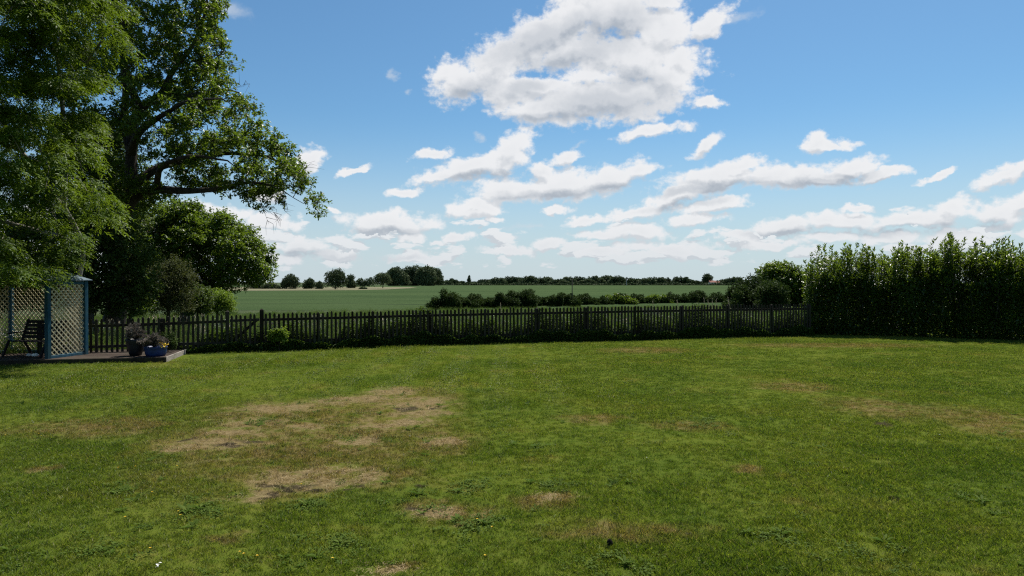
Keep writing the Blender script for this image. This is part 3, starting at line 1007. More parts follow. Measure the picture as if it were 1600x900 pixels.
# ------------------------------------------------------------------ trees and shrubs behind the fence at the oak's side
def poly_plant(name, label, cat, seed, D, thick, poly, n, spc, cr, ntw, nleaf, L, W, leaf_m, bark_m, base_px, rtrunk, group=None, holes=(), wood=True, rt=.14, min_edge=2):
    r = np.random.default_rng(seed)
    cl = poly_clumps(poly, D, thick, n, spc, r, min_edge, holes)
    b = ray(base_px, 480, D); gz = float(ground_z(b.x, D))
    cl = cl[cl[:, 2] > gz + .1]
    top = np.array([np.mean(cl[:, 0]), D, np.percentile(cl[:, 2], 75)])
    mid = np.array([(b.x + top[0]) / 2, D, gz + (top[2] - gz) * .45])
    sk = [[(b.x, D, gz - .1, rtrunk), (*mid, rtrunk * .75), (*top, rtrunk * .3)]]
    ch = grow(sk, cl, r, .6, .012) if wood else []
    V, Fq, rnd, tw = twig_rosettes(cl, cr, r, ntw, nleaf, L, W, rt=rt)
    return make_tree(name, (b.x, D, gz), label, cat, ch, V, Fq, rnd, bark_m, leaf_m, None, group)

poly_plant('oak_tree', 'round dense oak behind the fence, under the long limb of the tall oak', 'oak tree', 21, 46, 3.8,
  [(180,345),(215,325),(255,316),(312,320),(350,334),(372,352),(392,356),(398,372),(416,386),(412,396),(421,408),(418,428),(405,444),(392,440),(372,455),(352,455),(335,470),(180,480)],
  640, 6.5, .62, 13, 10, .18, .115, M['oak_leaf'], M['oak_bark'], 290, .35, rt=.2)
poly_plant('ivy_clad_tree', 'dark tree swathed in ivy just behind the blue arbour', 'tree', 22, 27.5, 1.8,
  [(-80,330),(110,330),(150,320),(200,335),(215,370),(235,395),(240,430),(230,488),(-80,492)],
  480, 7, .45, 13, 10, .12, .085, M['dark_leaf'], M['dark_bark'], 150, .3)
poly_plant('dark_tree', 'dark leafy tree between the trunk of the tall oak and the drooping ash', 'tree', 23, 40, 2.5,
  [(90,180),(175,190),(215,260),(222,330),(215,380),(90,380),(60,250)],
  320, 8, .55, 12, 10, .15, .10, M['dark_leaf'], M['dark_bark'], 140, .25)
poly_plant('hawthorn_shrub', 'rounded olive brown shrub standing in front of the round oak', 'shrub', 24, 36, 1.8,
  [(232,430),(245,412),(265,404),(286,410),(298,428),(302,450),(296,490),(225,490),(222,455)],
  150, 7, .42, 12, 10, .085, .05, M['ivy_leaf'], M['dark_bark'], 262, .12)
poly_plant('elder_shrub', 'mid green loose shrub beside the olive brown shrub', 'shrub', 25, 34, 1.4,
  [(175,452),(195,435),(215,440),(228,455),(232,492),(172,494)],
  80, 7, .4, 12, 10, .09, .055, M['oak_leaf'], M['dark_bark'], 205, .1)
poly_plant('lime_green_shrub', 'bright lime green shrub at the foot of the round oak', 'shrub', 26, 42, 1.2,
  [(318,470),(330,456),(345,452),(358,460),(366,474),(364,488),(312,490)],
  70, 6, .38, 12, 10, .10, .06, M['lime_leaf'], M['dark_bark'], 340, .08)
poly_plant('bramble_shrub', 'dark tangled shrub low between the olive shrub and the lime green one', 'shrub', 27, 40, 1.4,
  [(292,450),(310,445),(330,462),(326,490),(288,490)],
  60, 7, .45, 12, 10, .10, .065, M['dark_leaf'], M['dark_bark'], 308, .08)

# ------------------------------------------------------------------ distant trees: dome of lobes
def lobed_tree(name, label, cat, seed, px0, px1, ytop, ybase, D, leaf_m, n=1500, leaf=None, shape='round', trunk=.0, group=None, flat=.5, zb=None):
    r = np.random.default_rng(seed)
    a = ray(px0, ytop, D); b = ray(px1, ytop, D)
    gz = float(ground_z((a.x + b.x) / 2, D)) if zb is None else zb
    wdt = (b.x - a.x); cx = (a.x + b.x) / 2; ztop = a.z; hgt = ztop - gz
    leaf = leaf or D / F * 1.9; n = int(n * 2.2) if D < 450 else n
    z0 = gz + hgt * trunk
    ch = hgt * (1 - trunk)
    if shape == 'cone':
        t = r.uniform(0, 1, n) ** .7
        ang = r.uniform(0, 6.283, n)
        rr = wdt / 2 * (1 - .93 * (1 - t)) * np.sqrt(r.uniform(.3, 1, n)) * (1 + .25 * np.sin(t * 30))
        C = np.stack([cx + rr * np.cos(ang), D + rr * np.sin(ang), ztop - ch * t], -1)
        tone = r.uniform(0, 1, n)
    else:
        nl = max(20, int(20 + wdt / max(hgt, .1) * 13))
        LC = []; LR = []
        for q in range(nl):
            u = r.uniform(-1, 1) if q > 1 else (-.0, .35)[q]
            env = math.sqrt(max(.08, 1 - abs(u) ** 3.2))
            v = r.uniform(.0, 1) ** .8 * env
            rad = hgt * r.uniform(.12, .30) * (.8 + .2 * env)
            rad = min(rad, wdt * .30)
            LC.append((cx + u * (wdt / 2 - rad), D + r.uniform(-.6, .6) * wdt * .3, z0 + rad * .6 + max(0, (ch - 1.6 * rad)) * v))
            LR.append(rad)
        # one lobe reaches the top
        LC[0] = (cx + r.uniform(-.15, .15) * wdt, D, ztop - LR[0]); 
        LC = np.array(LC); LR = np.array(LR)
        pr = LR ** 2 / np.sum(LR ** 2)
        idx = r.choice(nl, n, p=pr)
        dr = rand_dir(n, r)
        C = LC[idx] + dr * (LR[idx] * r.uniform(.55, 1.06, n) ** .6)[:, None] * np.array([1, 1, .92])
        C[:, 2] = np.maximum(C[:, 2], gz + r.uniform(0, .1, n) * hgt)
        tone = np.array([r.uniform(0, 1) for _ in range(nl)])[idx]
    ax = rand_dir(n, r); nm = rand_dir(n, r) + np.array([0, 0, .6])
    V, Fq = leaves(C, ax, nm, leaf * r.uniform(.7, 1.3, n), leaf * .75 * r.uniform(.7, 1.3, n), .1)
    rnd = .5 * tone + .5 * r.uniform(0, 1, n)
    tr = max(.12, hgt * .03)
    P = np.array([(cx, D, gz - .1), (cx + .02 * hgt, D, gz + hgt * .35), (cx, D, gz + hgt * .75)])
    chs = [(P, np.array([tr, tr * .8, tr * .3]))]
    if trunk > 0.02 or hgt < 7:
        for q in range(5):
            a_ = r.uniform(0, 6.283)
            e_ = np.array([cx + math.cos(a_) * wdt * .3, D + math.sin(a_) * wdt * .2, gz + hgt * r.uniform(.5, .8)])
            chs.append((np.stack([P[1] * .6 + P[0] * .4, (P[1] + e_) / 2, e_]), np.array([tr * .5, tr * .35, tr * .1])))
    return make_tree(name, (cx, D, gz), label, cat, chs, V, Fq, rnd, M['dark_bark'], leaf_m, None, group)

GF = 'trees at the far edge of the fields'
FL, FP = M['far_leaf'], M['far_pale_leaf']  # leaf colours lightened to stand in for distance haze
far = [
 # px0 px1 top base? D  mat n  trunk label
 ('far_tree', 386, 412, 439, 350, FL, 900, 0, 'low dark tree on the skyline beside the round oak'),
 ('far_tree', 408, 440, 441, 345, FP, 900, 0, 'low greyish bush-like tree before the first round skyline oak'),
 ('far_tree', 438, 471, 427, 345, FL, 1900, .05, 'round dark skyline oak, first of the separate trees after the big oak'),
 ('far_tree', 472, 494, 434, 345, FL, 1300, .03, 'small round dark skyline tree following the first round skyline oak'),
 ('far_tree', 491, 507, 439, 340, FP, 700, 0, 'tiny pale skyline bush between small round tree and wide oak'),
 ('wide_oak', 502, 545, 418, 322, FL, 2600, .10, 'wide spreading oak, biggest of the separate trees along the tan field'),
 ('far_tree', 538, 557, 428, 390, FL, 1200, 0, 'dark tree tucked behind the wide spreading oak'),
 ('far_tree', 554, 572, 434, 520, FP, 800, 0, 'low pale tree beyond the wide spreading oak'),
 ('far_tree', 566, 588, 433, 520, FP, 900, 0, 'low ragged tree before the small oak with visible trunk'),
 ('small_oak', 582, 614, 425, 385, FP, 1500, .28, 'small open oak with its bare trunk showing beside the big wood'),
]
for i, (nm, a, b, t, Dd, mt, n, tk, lb) in enumerate(far):
    lobed_tree(nm, lb, 'tree', 100 + i, a, b, t, None, Dd, mt, n, trunk=tk, group=GF)
wood = [
 (600, 644, 416, 'tall dense tree at the near end of the big wood'),
 (622, 668, 414, 'tallest rounded tree in the middle of the big wood'),
 (646, 686, 414, 'broad tree in the big wood, beside its tallest one'),
 (662, 694, 417, 'rounded end tree of the big wood, open field beside it'),
]
for i, (a, b, t, lb) in enumerate(wood):
    lobed_tree('wood_tree', lb, 'tree', 140 + i, a, b, t, None, 640 + 15 * (i % 2), FP, 9000, group='trees of the big wood', leaf=1.3)
lobed_tree('field_bush', 'single tiny bush standing in the pale field strip', 'bush', 150, 560, 574, 449, None, 330, FL, 600)
line = [
 (690,702,440,FP,'low tree just past the end of the big wood'),
 (700,712,437,FL,'small rounded tree two places past the big wood'),
 (710,729,440,FP,'wide low tree before the pointed conifer'),
 (739,752,441,FL,'low tree just past the pointed conifer'),
 (750,764,437,FL,'small domed tree, second past the pointed conifer'),
 (762,776,438,FP,'pale low tree beside the taller lobed tree past the conifer'),
 (770,787,434,FP,'taller pale lobed tree before a small gap in the treeline'),
 (789,806,432,FL,'dark tree starting the long treeline after the small gap'),
 (802,822,434,FP,'pale tree second in the long treeline'),
 (820,836,432,FL,'dark humped tree in the long treeline'),
 (834,850,434,FL,'narrow dark tree in the long treeline'),
 (846,862,433,FP,'pale humped tree in the long treeline'),
 (860,884,437,FP,'wide low tree in the long treeline before the pole'),
 (880,897,434,FP,'pale round tree just before the pole in the hedgerow'),
 (893,913,432,FL,'dark round tree directly behind the pole in the hedgerow'),
 (910,926,436,FP,'low pale tree just past the pole'),
 (921,941,431,FP,'big pale dome past the pole'),
 (941,958,431,FL,'dark tree, first half of the dark double dome past the pole'),
 (955,974,431,FL,'dark tree, second half of the dark double dome past the pole'),
 (973,990,434,FL,'dark low tree after the dark double dome'),
 (986,1001,436,FP,'low pale tree after the dark double dome'),
 (1002,1022,435,FP,'pale tree in the second half of the treeline'),
 (1018,1038,433,FL,'dark tree in the second half of the treeline'),
 (1036,1056,434,FL,'dark wide tree near the end of the treeline'),
 (1054,1076,432,FL,'dark humped tree ending the long treeline'),
 (1075,1092,440,FP,'very low pale trees patch before the red roofed houses'),
 (1124,1140,437,FP,'small pale tree past the red roofed house'),
 (1136,1150,435,FL,'dark small tree past the red roofed house'),
 (1145,1158,433,FP,'pale open tree by the tall shrubs at the end of the skyline'),
]
for i, (a, b, t, mt, lb) in enumerate(line):
    lobed_tree('skyline_tree', lb, 'tree', 200 + i, a - 7, b + 7, t - .6 - 1.2 * (i % 4 == 1), None, 780 + 16 * (i % 3), mt, 3400, group='trees of the skyline treeline', leaf=1.35)
lobed_tree('conifer', 'pointed dark conifer rising out of the low skyline trees', 'conifer', 170, 728, 738, 430, None, 770, FL, 900, shape='cone', leaf=1.1)
lobed_tree('skyline_oak', 'lone dark umbrella shaped oak above the red roofed house', 'tree', 171, 1096, 1115, 427, None, 770, FL, 2400, trunk=.2, leaf=1.2)
# low hedge line closing the wheat
r = np.random.default_rng(3)
n = 9000
hx = r.uniform(-110, 330, n)
C = np.stack([hx, 742 + r.uniform(-3, 3, n), -DROP + r.uniform(0, 1, n) * (2.4 + .7 * np.sin(hx * .12) + .6 * np.sin(hx * .41))], -1)
V, Fq = leaves(C, rand_dir(n, r), rand_dir(n, r), 1.4, 1.1)
tag(link_mesh('far_hedge', np_mesh('far_hedge', V, Fq, FL, attrs={'rnd': r.uniform(0, 1, n)})), 'long low dark hedge closing the wheat field below the skyline trees', 'hedge')

# ------------------------------------------------------------------ far house
def far_house(label, px, D, wdt, dep, wall_h, roof_h, wall_m):
    p = ray(px, 445, D)
    root = empty('farmhouse', (p.x, D, -DROP)); tag(root, label, 'house', 'houses on the skyline')
    z = -DROP
    x0, x1, y0, y1 = p.x - wdt/2, p.x + wdt/2, D - dep/2, D + dep/2
    b = MB(); b.box((x0, y0, z), (x1, y1, z + wall_h)); wl = b.build('wall', wall_m, root)
    b = MB(); ov = .4; zr = z + wall_h + .01
    vs = [(x0-ov,y0-ov,zr),(x1+ov,y0-ov,zr),(x1+ov,y1+ov,zr),(x0-ov,y1+ov,zr),(x0-ov,D,zr+roof_h),(x1+ov,D,zr+roof_h)]
    b.add(vs, [(0,1,5,4),(2,3,4,5),(0,4,3),(1,2,5),(3,2,1,0)]); rf = b.build('roof', M['roof_tile'], root)
    b = MB(); b.box((x0+1, D-.5, zr+roof_h*.5), (x0+2, D+.5, zr+roof_h+1.1)); 
    o = b.build('chimney', M['brick'], root)
    for k in range(3):
        b = MB(); xx = x0 + wdt * (k + .5) / 3
        b.box((xx-.6, y0-.05, z+1.2), (xx+.6, y0-.004, z+2.5)); b.build('window', M['glass_dark'], root)
far_house('red roofed pale house on the skyline under the umbrella shaped oak', 1113, 760, 6.5, 7, 3.6, 1.9, M['render_wall'])
far_house('small red roofed brick house on the skyline beside the pale one', 1121, 764, 4.5, 5, 3.0, 1.5, M['brick'])

# ------------------------------------------------------------------ hedgerow across the field
def bush(label, seed, px0, px1, ytop, D, mat, n=11000, leaf=.24, name='hedgerow_bush', group='bushes of the hedgerow', spiky=.35):
    r = np.random.default_rng(seed)
    a = ray(px0 - 7, ytop - .5, D); b = ray(px1 + 7, ytop - .5, D)
    cx = (a.x + b.x) / 2; wdt = b.x - a.x; gz = float(ground_z(cx, D)); hgt = a.z - gz
    nl = int(8 + 5 * wdt / hgt)
    LC = []; LR = []
    for q in range(nl):
        u = r.uniform(-1, 1); env = (1 - abs(u) ** 2.6)
        rad = hgt * r.uniform(.18, .32)
        zt = gz + rad * .7 + (hgt - rad * 1.7) * env * r.uniform(.35, 1.0)
        LC.append((cx + u * (wdt / 2 - rad * .6), D + r.uniform(-.5, .5) * min(wdt, hgt * 1.3), zt)); LR.append(rad)
    LC.append((cx + r.uniform(-.2, .2) * wdt, D, gz + hgt * .8)); LR.append(hgt * .2)
    LC = np.array(LC); LR = np.array(LR); nl = len(LR)
    idx = r.choice(nl, n, p=LR ** 2 / np.sum(LR ** 2))
    dr = rand_dir(n, r)
    rr = LR[idx] * r.uniform(.3, 1.0, n) ** .5
    # sprigs stand out of the outline
    sp = r.uniform(0, 1, n) < .14
    rr = np.where(sp, LR[idx] * r.uniform(1, 1 + spiky, n), rr)
    dr[sp, 2] = abs(dr[sp, 2])
    C = LC[idx] + dr * rr[:, None]
    # skirt down to the ground
    ks = int(n * .45)
    C[:ks, 2] = gz + (C[:ks, 2] - gz) * r.uniform(0, 1, ks)
    C[:, 2] = np.maximum(C[:, 2], gz + .03)
    ax = rand_dir(n, r); ax[:, 2] = ax[:, 2] * .6 + .3
    V, Fq = leaves(C, ax, rand_dir(n, r) + np.array([0, 0, .5]), leaf * r.uniform(.7, 1.3, n), leaf * .6 * r.uniform(.7, 1.3, n))
    tone = r.uniform(0, 1, nl)[idx]
    chs = []
    for q in range(min(nl, 9)):
        bx = cx + r.uniform(-.3, .3) * wdt
        P0 = np.array((bx, D + r.uniform(-.2, .2), gz - .05)); P2 = LC[q]
        chs.append((np.stack([P0, (P0 + P2) / 2 + r.normal(0, .1, 3), P2]), np.array([.05, .035, .012])))
    return make_tree(name, (cx, D, gz), label, 'bush', chs, V, Fq, .5 * tone + .5 * r.uniform(0, 1, n), M['dark_bark'], mat, None, group)

HB = [
 (677,714,453,96,M['hedgerow_leaf'],'tall pointed dark bush starting the hedgerow at its open end'),
 (708,742,466,98,M['hedgerow_leaf'],'low brownish bush second in the hedgerow'),
 (735,782,468,99,M['hedgerow_leaf'],'long low dark bush before the tall feathery one'),
 (774,812,455,99,M['hedgerow_leaf'],'tall feathery bush, first half of the high hump'),
 (802,846,453,101,M['hedgerow_leaf'],'tall feathery bush, second half of the high hump'),
 (838,866,466,103,M['hedgerow_leaf'],'low dark bush just past the high feathery hump'),
 (858,898,459,103,M['hedgerow_leaf'],'dark spiky bush at the foot of the pole'),
 (892,932,468,106,M['hedgerow_leaf'],'low trimmed looking bush just past the pole'),
 (925,952,465,107,M['hedgerow_leaf'],'small green bush midway between pole and seed heads'),
 (943,986,459,108,M['oak_leaf'],'bright topped green bush past the pole'),
 (978,1018,461,110,M['hedgerow_leaf'],'dark bush beside the bright topped green one'),
 (1008,1046,461,111,M['oak_leaf'],'mid green bush two past the bright topped one'),
 (1038,1080,464,112,M['hedgerow_leaf'],'wide low dark bush in the later hedgerow'),
 (1074,1108,455,113,M['hedgerow_leaf'],'dark peaked bush behind the pale seed heads'),
 (1098,1146,463,114,M['hedgerow_leaf'],'low green bush beside the tall shrubs at the hedgerow end'),
]
for i, (a, b, t, Dd, mt, lb) in enumerate(HB):
    bush(lb, 300 + i, a, b, t, Dd, mt)

bush('dark domed shrub in front of the taller trees by the laurel hedge', 330, 1134, 1180, 447, 84, M['hedgerow_leaf'], 12000, .27, 'field_shrub', 'shrubs before the laurel hedge')
bush('brownish crowned shrub between dark dome and the tall tree', 331, 1152, 1198, 429, 88, M['hedgerow_leaf'], 14000, .27, 'field_shrub', 'shrubs before the laurel hedge')
bush('low green shrub at the foot of the tall tree by the laurel hedge', 332, 1180, 1236, 441, 82, M['hedgerow_leaf'], 14000, .27, 'field_shrub', 'shrubs before the laurel hedge')
r = np.random.default_rng(345)
n = 26000
hpx = r.uniform(728, 1190, n); hD = np.interp(hpx, [728, 1190], [100, 116]) + r.normal(0, .5, n)
hx = (hpx - 800) / F * hD
gz_ = ground_z(hx, hD)
C = np.stack([hx, hD, gz_ + r.uniform(0, 1, n) ** .8 * (1.55 + .30 * np.sin(hx * .8) + .22 * np.sin(hx * 2.3 + 1) + .12 * np.sin(hx * 5.1))], -1)
V, Fq = leaves(C, rand_dir(n, r) + np.array([0, 0, .2]), rand_dir(n, r), .24, .15)
root = empty('field_hedge', (0, 108, -DROP)); tag(root, 'low dark unclipped hedge joining the bushes across the wheat field', 'hedge')
link_mesh('foliage', np_mesh('foliage', V, Fq, M['hedgerow_leaf'], attrs={'rnd': r.uniform(0, 1, n)}), root)

poly_plant('field_maple', 'tall rounded tree rising above the shrubs beside the laurel hedge', 'tree', 31, 92, 4.5,
  [(1188,425),(1196,413),(1212,410),(1236,414),(1248,424),(1262,428),(1290,436),(1300,478),(1196,480),(1190,450)],
  460, 4.5, .75, 12, 9, .26, .18, M['oak_leaf'], M['dark_bark'], 1235, .3, rt=.28)
poly_plant('field_maple', 'dark tree mostly hidden behind the laurel hedge', 'tree', 32, 90, 4,
  [(1290,415),(1400,405),(1520,410),(1600,400),(1700,410),(1700,480),(1290,480)],
  260, 9, .85, 10, 8, .25, .17, M['dark_leaf'], M['dark_bark'], 1450, .3, rt=.3)

# ------------------------------------------------------------------ laurel hedge
r = np.random.default_rng(14)
HL = np.array([(12.55, 29.9), (15.9, 28.2), (19.5, 26.6), (24.5, 24.4), (29, 22.4)])
seg = np.r_[0, np.cumsum(np.linalg.norm(np.diff(HL, axis=0), axis=1))]
def hpos(s):
    return np.stack([np.interp(s, seg, HL[:, 0]), np.interp(s, seg, HL[:, 1])], -1)
nd = unit(np.array([[.41, .91]]))[0]       # away from the lawn
parts = []; rn = []; stems = []
# bushy body: shell dense towards the lawn, the top and the back
n = 105000
s = r.uniform(0, seg[-1], n)
hp = hpos(s)
depth = np.clip(np.abs(r.normal(0, .38, n)), 0, 1.8)
depth = np.where(r.uniform(size=n) < .2, 1.8 - depth, depth)
bulge = .22 * np.sin(s * 2.1) + .16 * np.sin(s * 5.3 + 1) + r.normal(0, .05, n)
z = r.uniform(0, 1, n) * (2.35 + .25 * np.sin(s * 1.7) + .2 * np.sin(s * 4.1))
z = z * np.interp(s, [0, .7], [.72, 1.0]); hp = hp + r.normal(0, .12, (n, 1)) * np.array([[.87, -.48]])
bulge = bulge * np.clip(z / .8, 0, 1) * np.clip((3.3 - z) / 1.2, .2, 1) + .12 * np.sin(z * 3 + s)
C = np.stack([hp[:, 0], hp[:, 1], z], -1)
C[:, :2] += nd[None, :] * (depth - bulge)[:, None]
ax = rand_dir(n, r) + np.array([-.35, -.45, .15])
nm = rand_dir(n, r) * .8 + np.array([0, 0, .9])
parts.append(leaves(C, ax, nm, r.uniform(.10, .17, n), r.uniform(.048, .074, n), .18)); rn.append(.45 * r.uniform(0, 1, n) + .10)
# upright shoots
ns = 860
ss = np.sort(r.uniform(0, seg[-1], ns))
hp = hpos(ss)
prof = 3.14 + .10 * np.sin(ss * 1.35 + .6) + .09 * np.sin(ss * 3.9) + .08 * np.sin(ss * 9.1) + .025 * ss
prof = prof * np.interp(ss, [0, .3, 1.1], [.80, .90, 1.0])
kind_ = r.uniform(size=ns) < .30                    # thin leading shoots; the rest is bushy growth
htop = prof + np.where(kind_, r.normal(.30, .20, ns), r.normal(-.15, .16, ns))
dp = r.uniform(-.15, 1.5, ns)
zb_ = np.where(dp < .5, r.uniform(.6, 2.0, ns), r.uniform(1.6, 2.2, ns))
zb_ = np.where(kind_, prof - .6, zb_)
for k in range(ns):
    b0 = np.array([hp[k, 0] + nd[0] * dp[k], hp[k, 1] + nd[1] * dp[k], zb_[k]])
    lower = 0 if (dp[k] > .4 or kind_[k]) else r.uniform(0, 1.2)
    zt = max(htop[k] - lower, zb_[k] + .35)
    t0 = np.array([b0[0] + r.normal(0, .16), b0[1] + r.normal(0, .16), zt])
    mid = (b0 + t0) / 2 + np.array([r.normal(0, .06), r.normal(0, .06), 0])
    stems.append((np.stack([b0, mid, t0]), np.array([.012, .008, .003])))
    m_ = int((zt - zb_[k]) * (42 if kind_[k] else 88))
    t = r.uniform(0, 1, m_) ** .85
    c = b0 + (t0 - b0) * t[:, None] + (mid - (b0 + t0) / 2) * (4 * t * (1 - t))[:, None]
    ang = np.arange(m_) * 2.4
    spread = .9 - .35 * t
    a_ = np.stack([np.cos(ang) * spread, np.sin(ang) * spread, .25 + .65 * t + r.normal(0, .2, m_)], -1)
    wide = .07 if kind_[k] else .40
    c = c + a_ * (r.uniform(0, 1, m_) ** .7 * wide * np.sqrt(np.maximum(0, 1.05 - t * t)))[:, None]
    nm = np.array([0, 0, 1.0]) + rand_dir(m_, r) * .6
    parts.append(leaves(c, a_, nm, r.uniform(.10, .165, m_), r.uniform(.042, .066, m_), .2))
    up_ = np.clip((c[:, 2] - 1.6) / 1.8, 0, 1)
    rn.append(np.clip(.12 + .62 * up_ + .2 * t * kind_[k] + r.normal(0, .2, m_), 0, 1))  # tone lightens with height: young leaves, plus sunlit tops painted in
V, Fq = merge(parts)
for k in range(40):
    s0 = r.uniform(0, seg[-1]); p = hpos(np.array([s0]))[0] + nd * r.uniform(.5, 1.2)
    stems.append((np.array([(p[0], p[1], -.05), (p[0] + r.normal(0, .2), p[1] + r.normal(0, .2), 1.3), (p[0] + r.normal(0, .4), p[1] + r.normal(0, .3), 2.6)]), np.array([.06, .045, .02])))
root = empty('laurel_hedge', (HL[0, 0], HL[0, 1], 0)); tag(root, 'tall unclipped laurel hedge with bright upright shoots at the end of the fence', 'hedge')
link_mesh('foliage', np_mesh('foliage', V, Fq, M['laurel_leaf'], attrs={'rnd': np.concatenate(rn)}), root)
Vt, Ft = tubes(stems); link_mesh('stems', np_mesh('stems', Vt, Ft, M['dark_bark'], smooth=True), root)

# ------------------------------------------------------------------ picket fences and gate
flen = np.r_[0, np.cumsum(np.hypot(np.diff(FX), np.diff(FY)))]
def fpt(s):
    return float(np.interp(s, flen, FX)), float(np.interp(s, flen, FY))
def s_of_px(px):
    best = min(np.linspace(0, flen[-1], 4000), key=lambda s: abs(fpt(s)[0] / fpt(s)[1] * F + 800 - px))
    return float(best)
def ftop(s):
    x, y = fpt(s)
    return float(np.interp(x, [-15, -11, -8, -3, 0, 5.4, 12.4], [1.10, 1.12, 1.20, 1.24, 1.26, 1.29, 1.31]))
def ftan(s):
    x0, y0 = fpt(max(0, s - .3)); x1, y1 = fpt(min(flen[-1], s + .3))
    t = Vector((x1 - x0, y1 - y0, 0)).normalized()
    return t, Vector((-t.y, t.x, 0))
pr_ = random.Random(4)
def picket_mb(s, dz=0.0):
    x, y = fpt(s); t, nn = ftan(s)
    top = ftop(s) + pr_.gauss(0, .016) + dz
    z0 = .05 + pr_.uniform(-.02, .02)
    wd = .070 * pr_.uniform(.94, 1.05); th = .020
    lean = pr_.gauss(0, .016)
    prof = [(-wd/2, z0), (wd/2, z0), (wd/2, top-.05), (wd*.36, top-.018), (wd*.14, top), (-wd*.14, top), (-wd*.36, top-.018), (-wd/2, top-.05)]
    mb = MB(); vs = []
    for off in (0.0, th):
        for a, z in prof:
            p = Vector((x, y, 0)) + t * (a + lean * (z - .6)) - nn * (off + .022) + Vector((0, 0, z))
            vs.append(p)
    k = len(prof)
    mb.add(vs, [(i, (i+1) % k, k + (i+1) % k, k + i) for i in range(k)] + [tuple(range(k))[::-1], tuple(range(k, 2*k))])
    return mb
def rail(root, s0, s1, drop, zabs=None, name='rail'):
    n = max(2, int((s1 - s0) / 1.85) + 1)
    mb = MB()
    st = np.linspace(s0, s1, n + 1)
    for a, b in zip(st[:-1], st[1:]):
        xa, ya = fpt(a); xb, yb = fpt(b)
        za = (ftop(a) - drop) if zabs is None else zabs
        zb = (ftop(b) - drop) if zabs is None else zabs
        mb.beam((xa, ya, za), (xb, yb, zb), .038, .085, bev=.006)
    mb.build(name, M['fence_wood'], root)
def post(root, s, h, wd=.085, name='post'):
    x, y = fpt(s); t, nn = ftan(s)
    mb = MB()
    c = Vector((x, y, 0)) + nn * .075
    mb.beam(c + Vector((0, 0, -.1)), c + Vector((0, 0, h - .03)), wd, wd, up=nn, bev=.01)
    a = wd / 2
    vs = [c + t * sx_ * a + nn * sy_ * a + Vector((0, 0, h - .029)) for sx_, sy_ in ((-1,-1),(1,-1),(1,1),(-1,1))] + [c + Vector((0, 0, h + .02))]
    mb.add(vs, [(0,1,4),(1,2,4),(2,3,4),(3,0,4),(3,2,1,0)])
    mb.build(name, M['fence_wood'], root)

SG0, SG1 = s_of_px(355), s_of_px(409)
def fence_run(name_label, s0, s1, post_s):
    x, y = fpt((s0 + s1) / 2)
    root = empty('picket_fence', (x, y, 0)); tag(root, name_label, 'fence')
    rail(root, s0, s1, .20); rail(root, s0, s1, 0, .30)
    for s in post_s: post(root, s, ftop(s) - .01)
    return root
root_l = fence_run('short dark picket fence from the arbour to the gate', s_of_px(60), SG0 - .05, [s_of_px(p) for p in (60, 150, 252)])
sp_ = .137
s = s_of_px(60) + .06
while s < SG0 - .06:
    picket_mb(s).build('picket', M['fence_wood'], root_l); s += sp_
root_r = fence_run('long dark weathered picket fence from the gate to the laurel hedge', SG1 + .05, flen[-1], [s_of_px(p) for p in (497, 583, 672, 759, 840, 917, 993, 1067, 1138, 1207, 1268)])
s = SG1 + .12; k = 0; stuff = MB()
while s < flen[-1]:
    pm = picket_mb(s)
    if k < 100: pm.build('picket', M['fence_wood'], root_r)
    else: stuff.add(pm.v, pm.polys)
    s += sp_; k += 1
if stuff.v:
    o = stuff.build('pickets', M['fence_wood'], root_r); o['kind'] = 'stuff'
gx, gy = fpt((SG0 + SG1) / 2)
gate = empty('garden_gate', (gx, gy, 0)); tag(gate, 'wooden picket gate with a diagonal brace between two tall posts', 'gate')
post(gate, SG0, 1.30, .11, 'gate_post'); post(gate, SG1, 1.34, .12, 'gate_post')
rail(gate, SG0 + .08, SG1 - .08, .19); rail(gate, SG0 + .08, SG1 - .08, 0, .28)
s = SG0 + .13
while s < SG1 - .1:
    picket_mb(s, -.02).build('picket', M['fence_wood'], gate); s += sp_
t, nn = ftan(SG0 + .5)
a = Vector((*fpt(SG0 + .12), .30)) + nn * .04; b = Vector((*fpt(SG1 - .12), 1.02)) + nn * .04
mb = MB(); mb.beam(a, b, .03, .09, up=Vector((0, 0, 1))); mb.build('brace', M['fence_wood'], gate)
a = Vector((*fpt(SG1 - .16), .80)) - nn * .05; b = Vector((*fpt(SG1 + .02), .80)) - nn * .05
mb = MB(); mb.beam(a, b, .012, .03); mb.build('latch', M['bench_wood'], gate)

# ------------------------------------------------------------------ deck
dA = Vector((-9.56, 19.4, 0)); dB = Vector((-10.15, 22.1, 0)); dU = Vector((-.978, -.207, 0))
DZ = .135
deck = empty('timber_deck', dA); tag(deck, 'low weathered timber deck under the arbour and flower pots', 'deck')
v_ = (dB - dA); Ld = 8.6
mb = MB(); nb = 20
rr_ = random.Random(2)
for k in range(nb):
    a0 = dA + v_ * ((k + .04) / nb); a1 = dA + v_ * ((k + .96) / nb)
    cut = rr_.uniform(2.4, 4.8)
    for u0, u1 in ((0.03, cut - .004), (cut + .004, cut + 3.1), (cut + 3.11, Ld)):
        if u1 <= u0: continue
        dz = rr_.uniform(-.003, .003)
        q = [a0 + dU * u0, a0 + dU * u1, a1 + dU * u1, a1 + dU * u0]
        mb.add([(p.x, p.y, DZ - .026 + dz) for p in q] + [(p.x, p.y, DZ + dz) for p in q], [(0,3,2,1),(4,5,6,7),(0,1,5,4),(1,2,6,5),(2,3,7,6),(3,0,4,7)])
o = mb.build('deck_boards', M['deck_board'], deck)
mb = MB()
off = Vector((.2, -.95, 0)).normalized() * .03
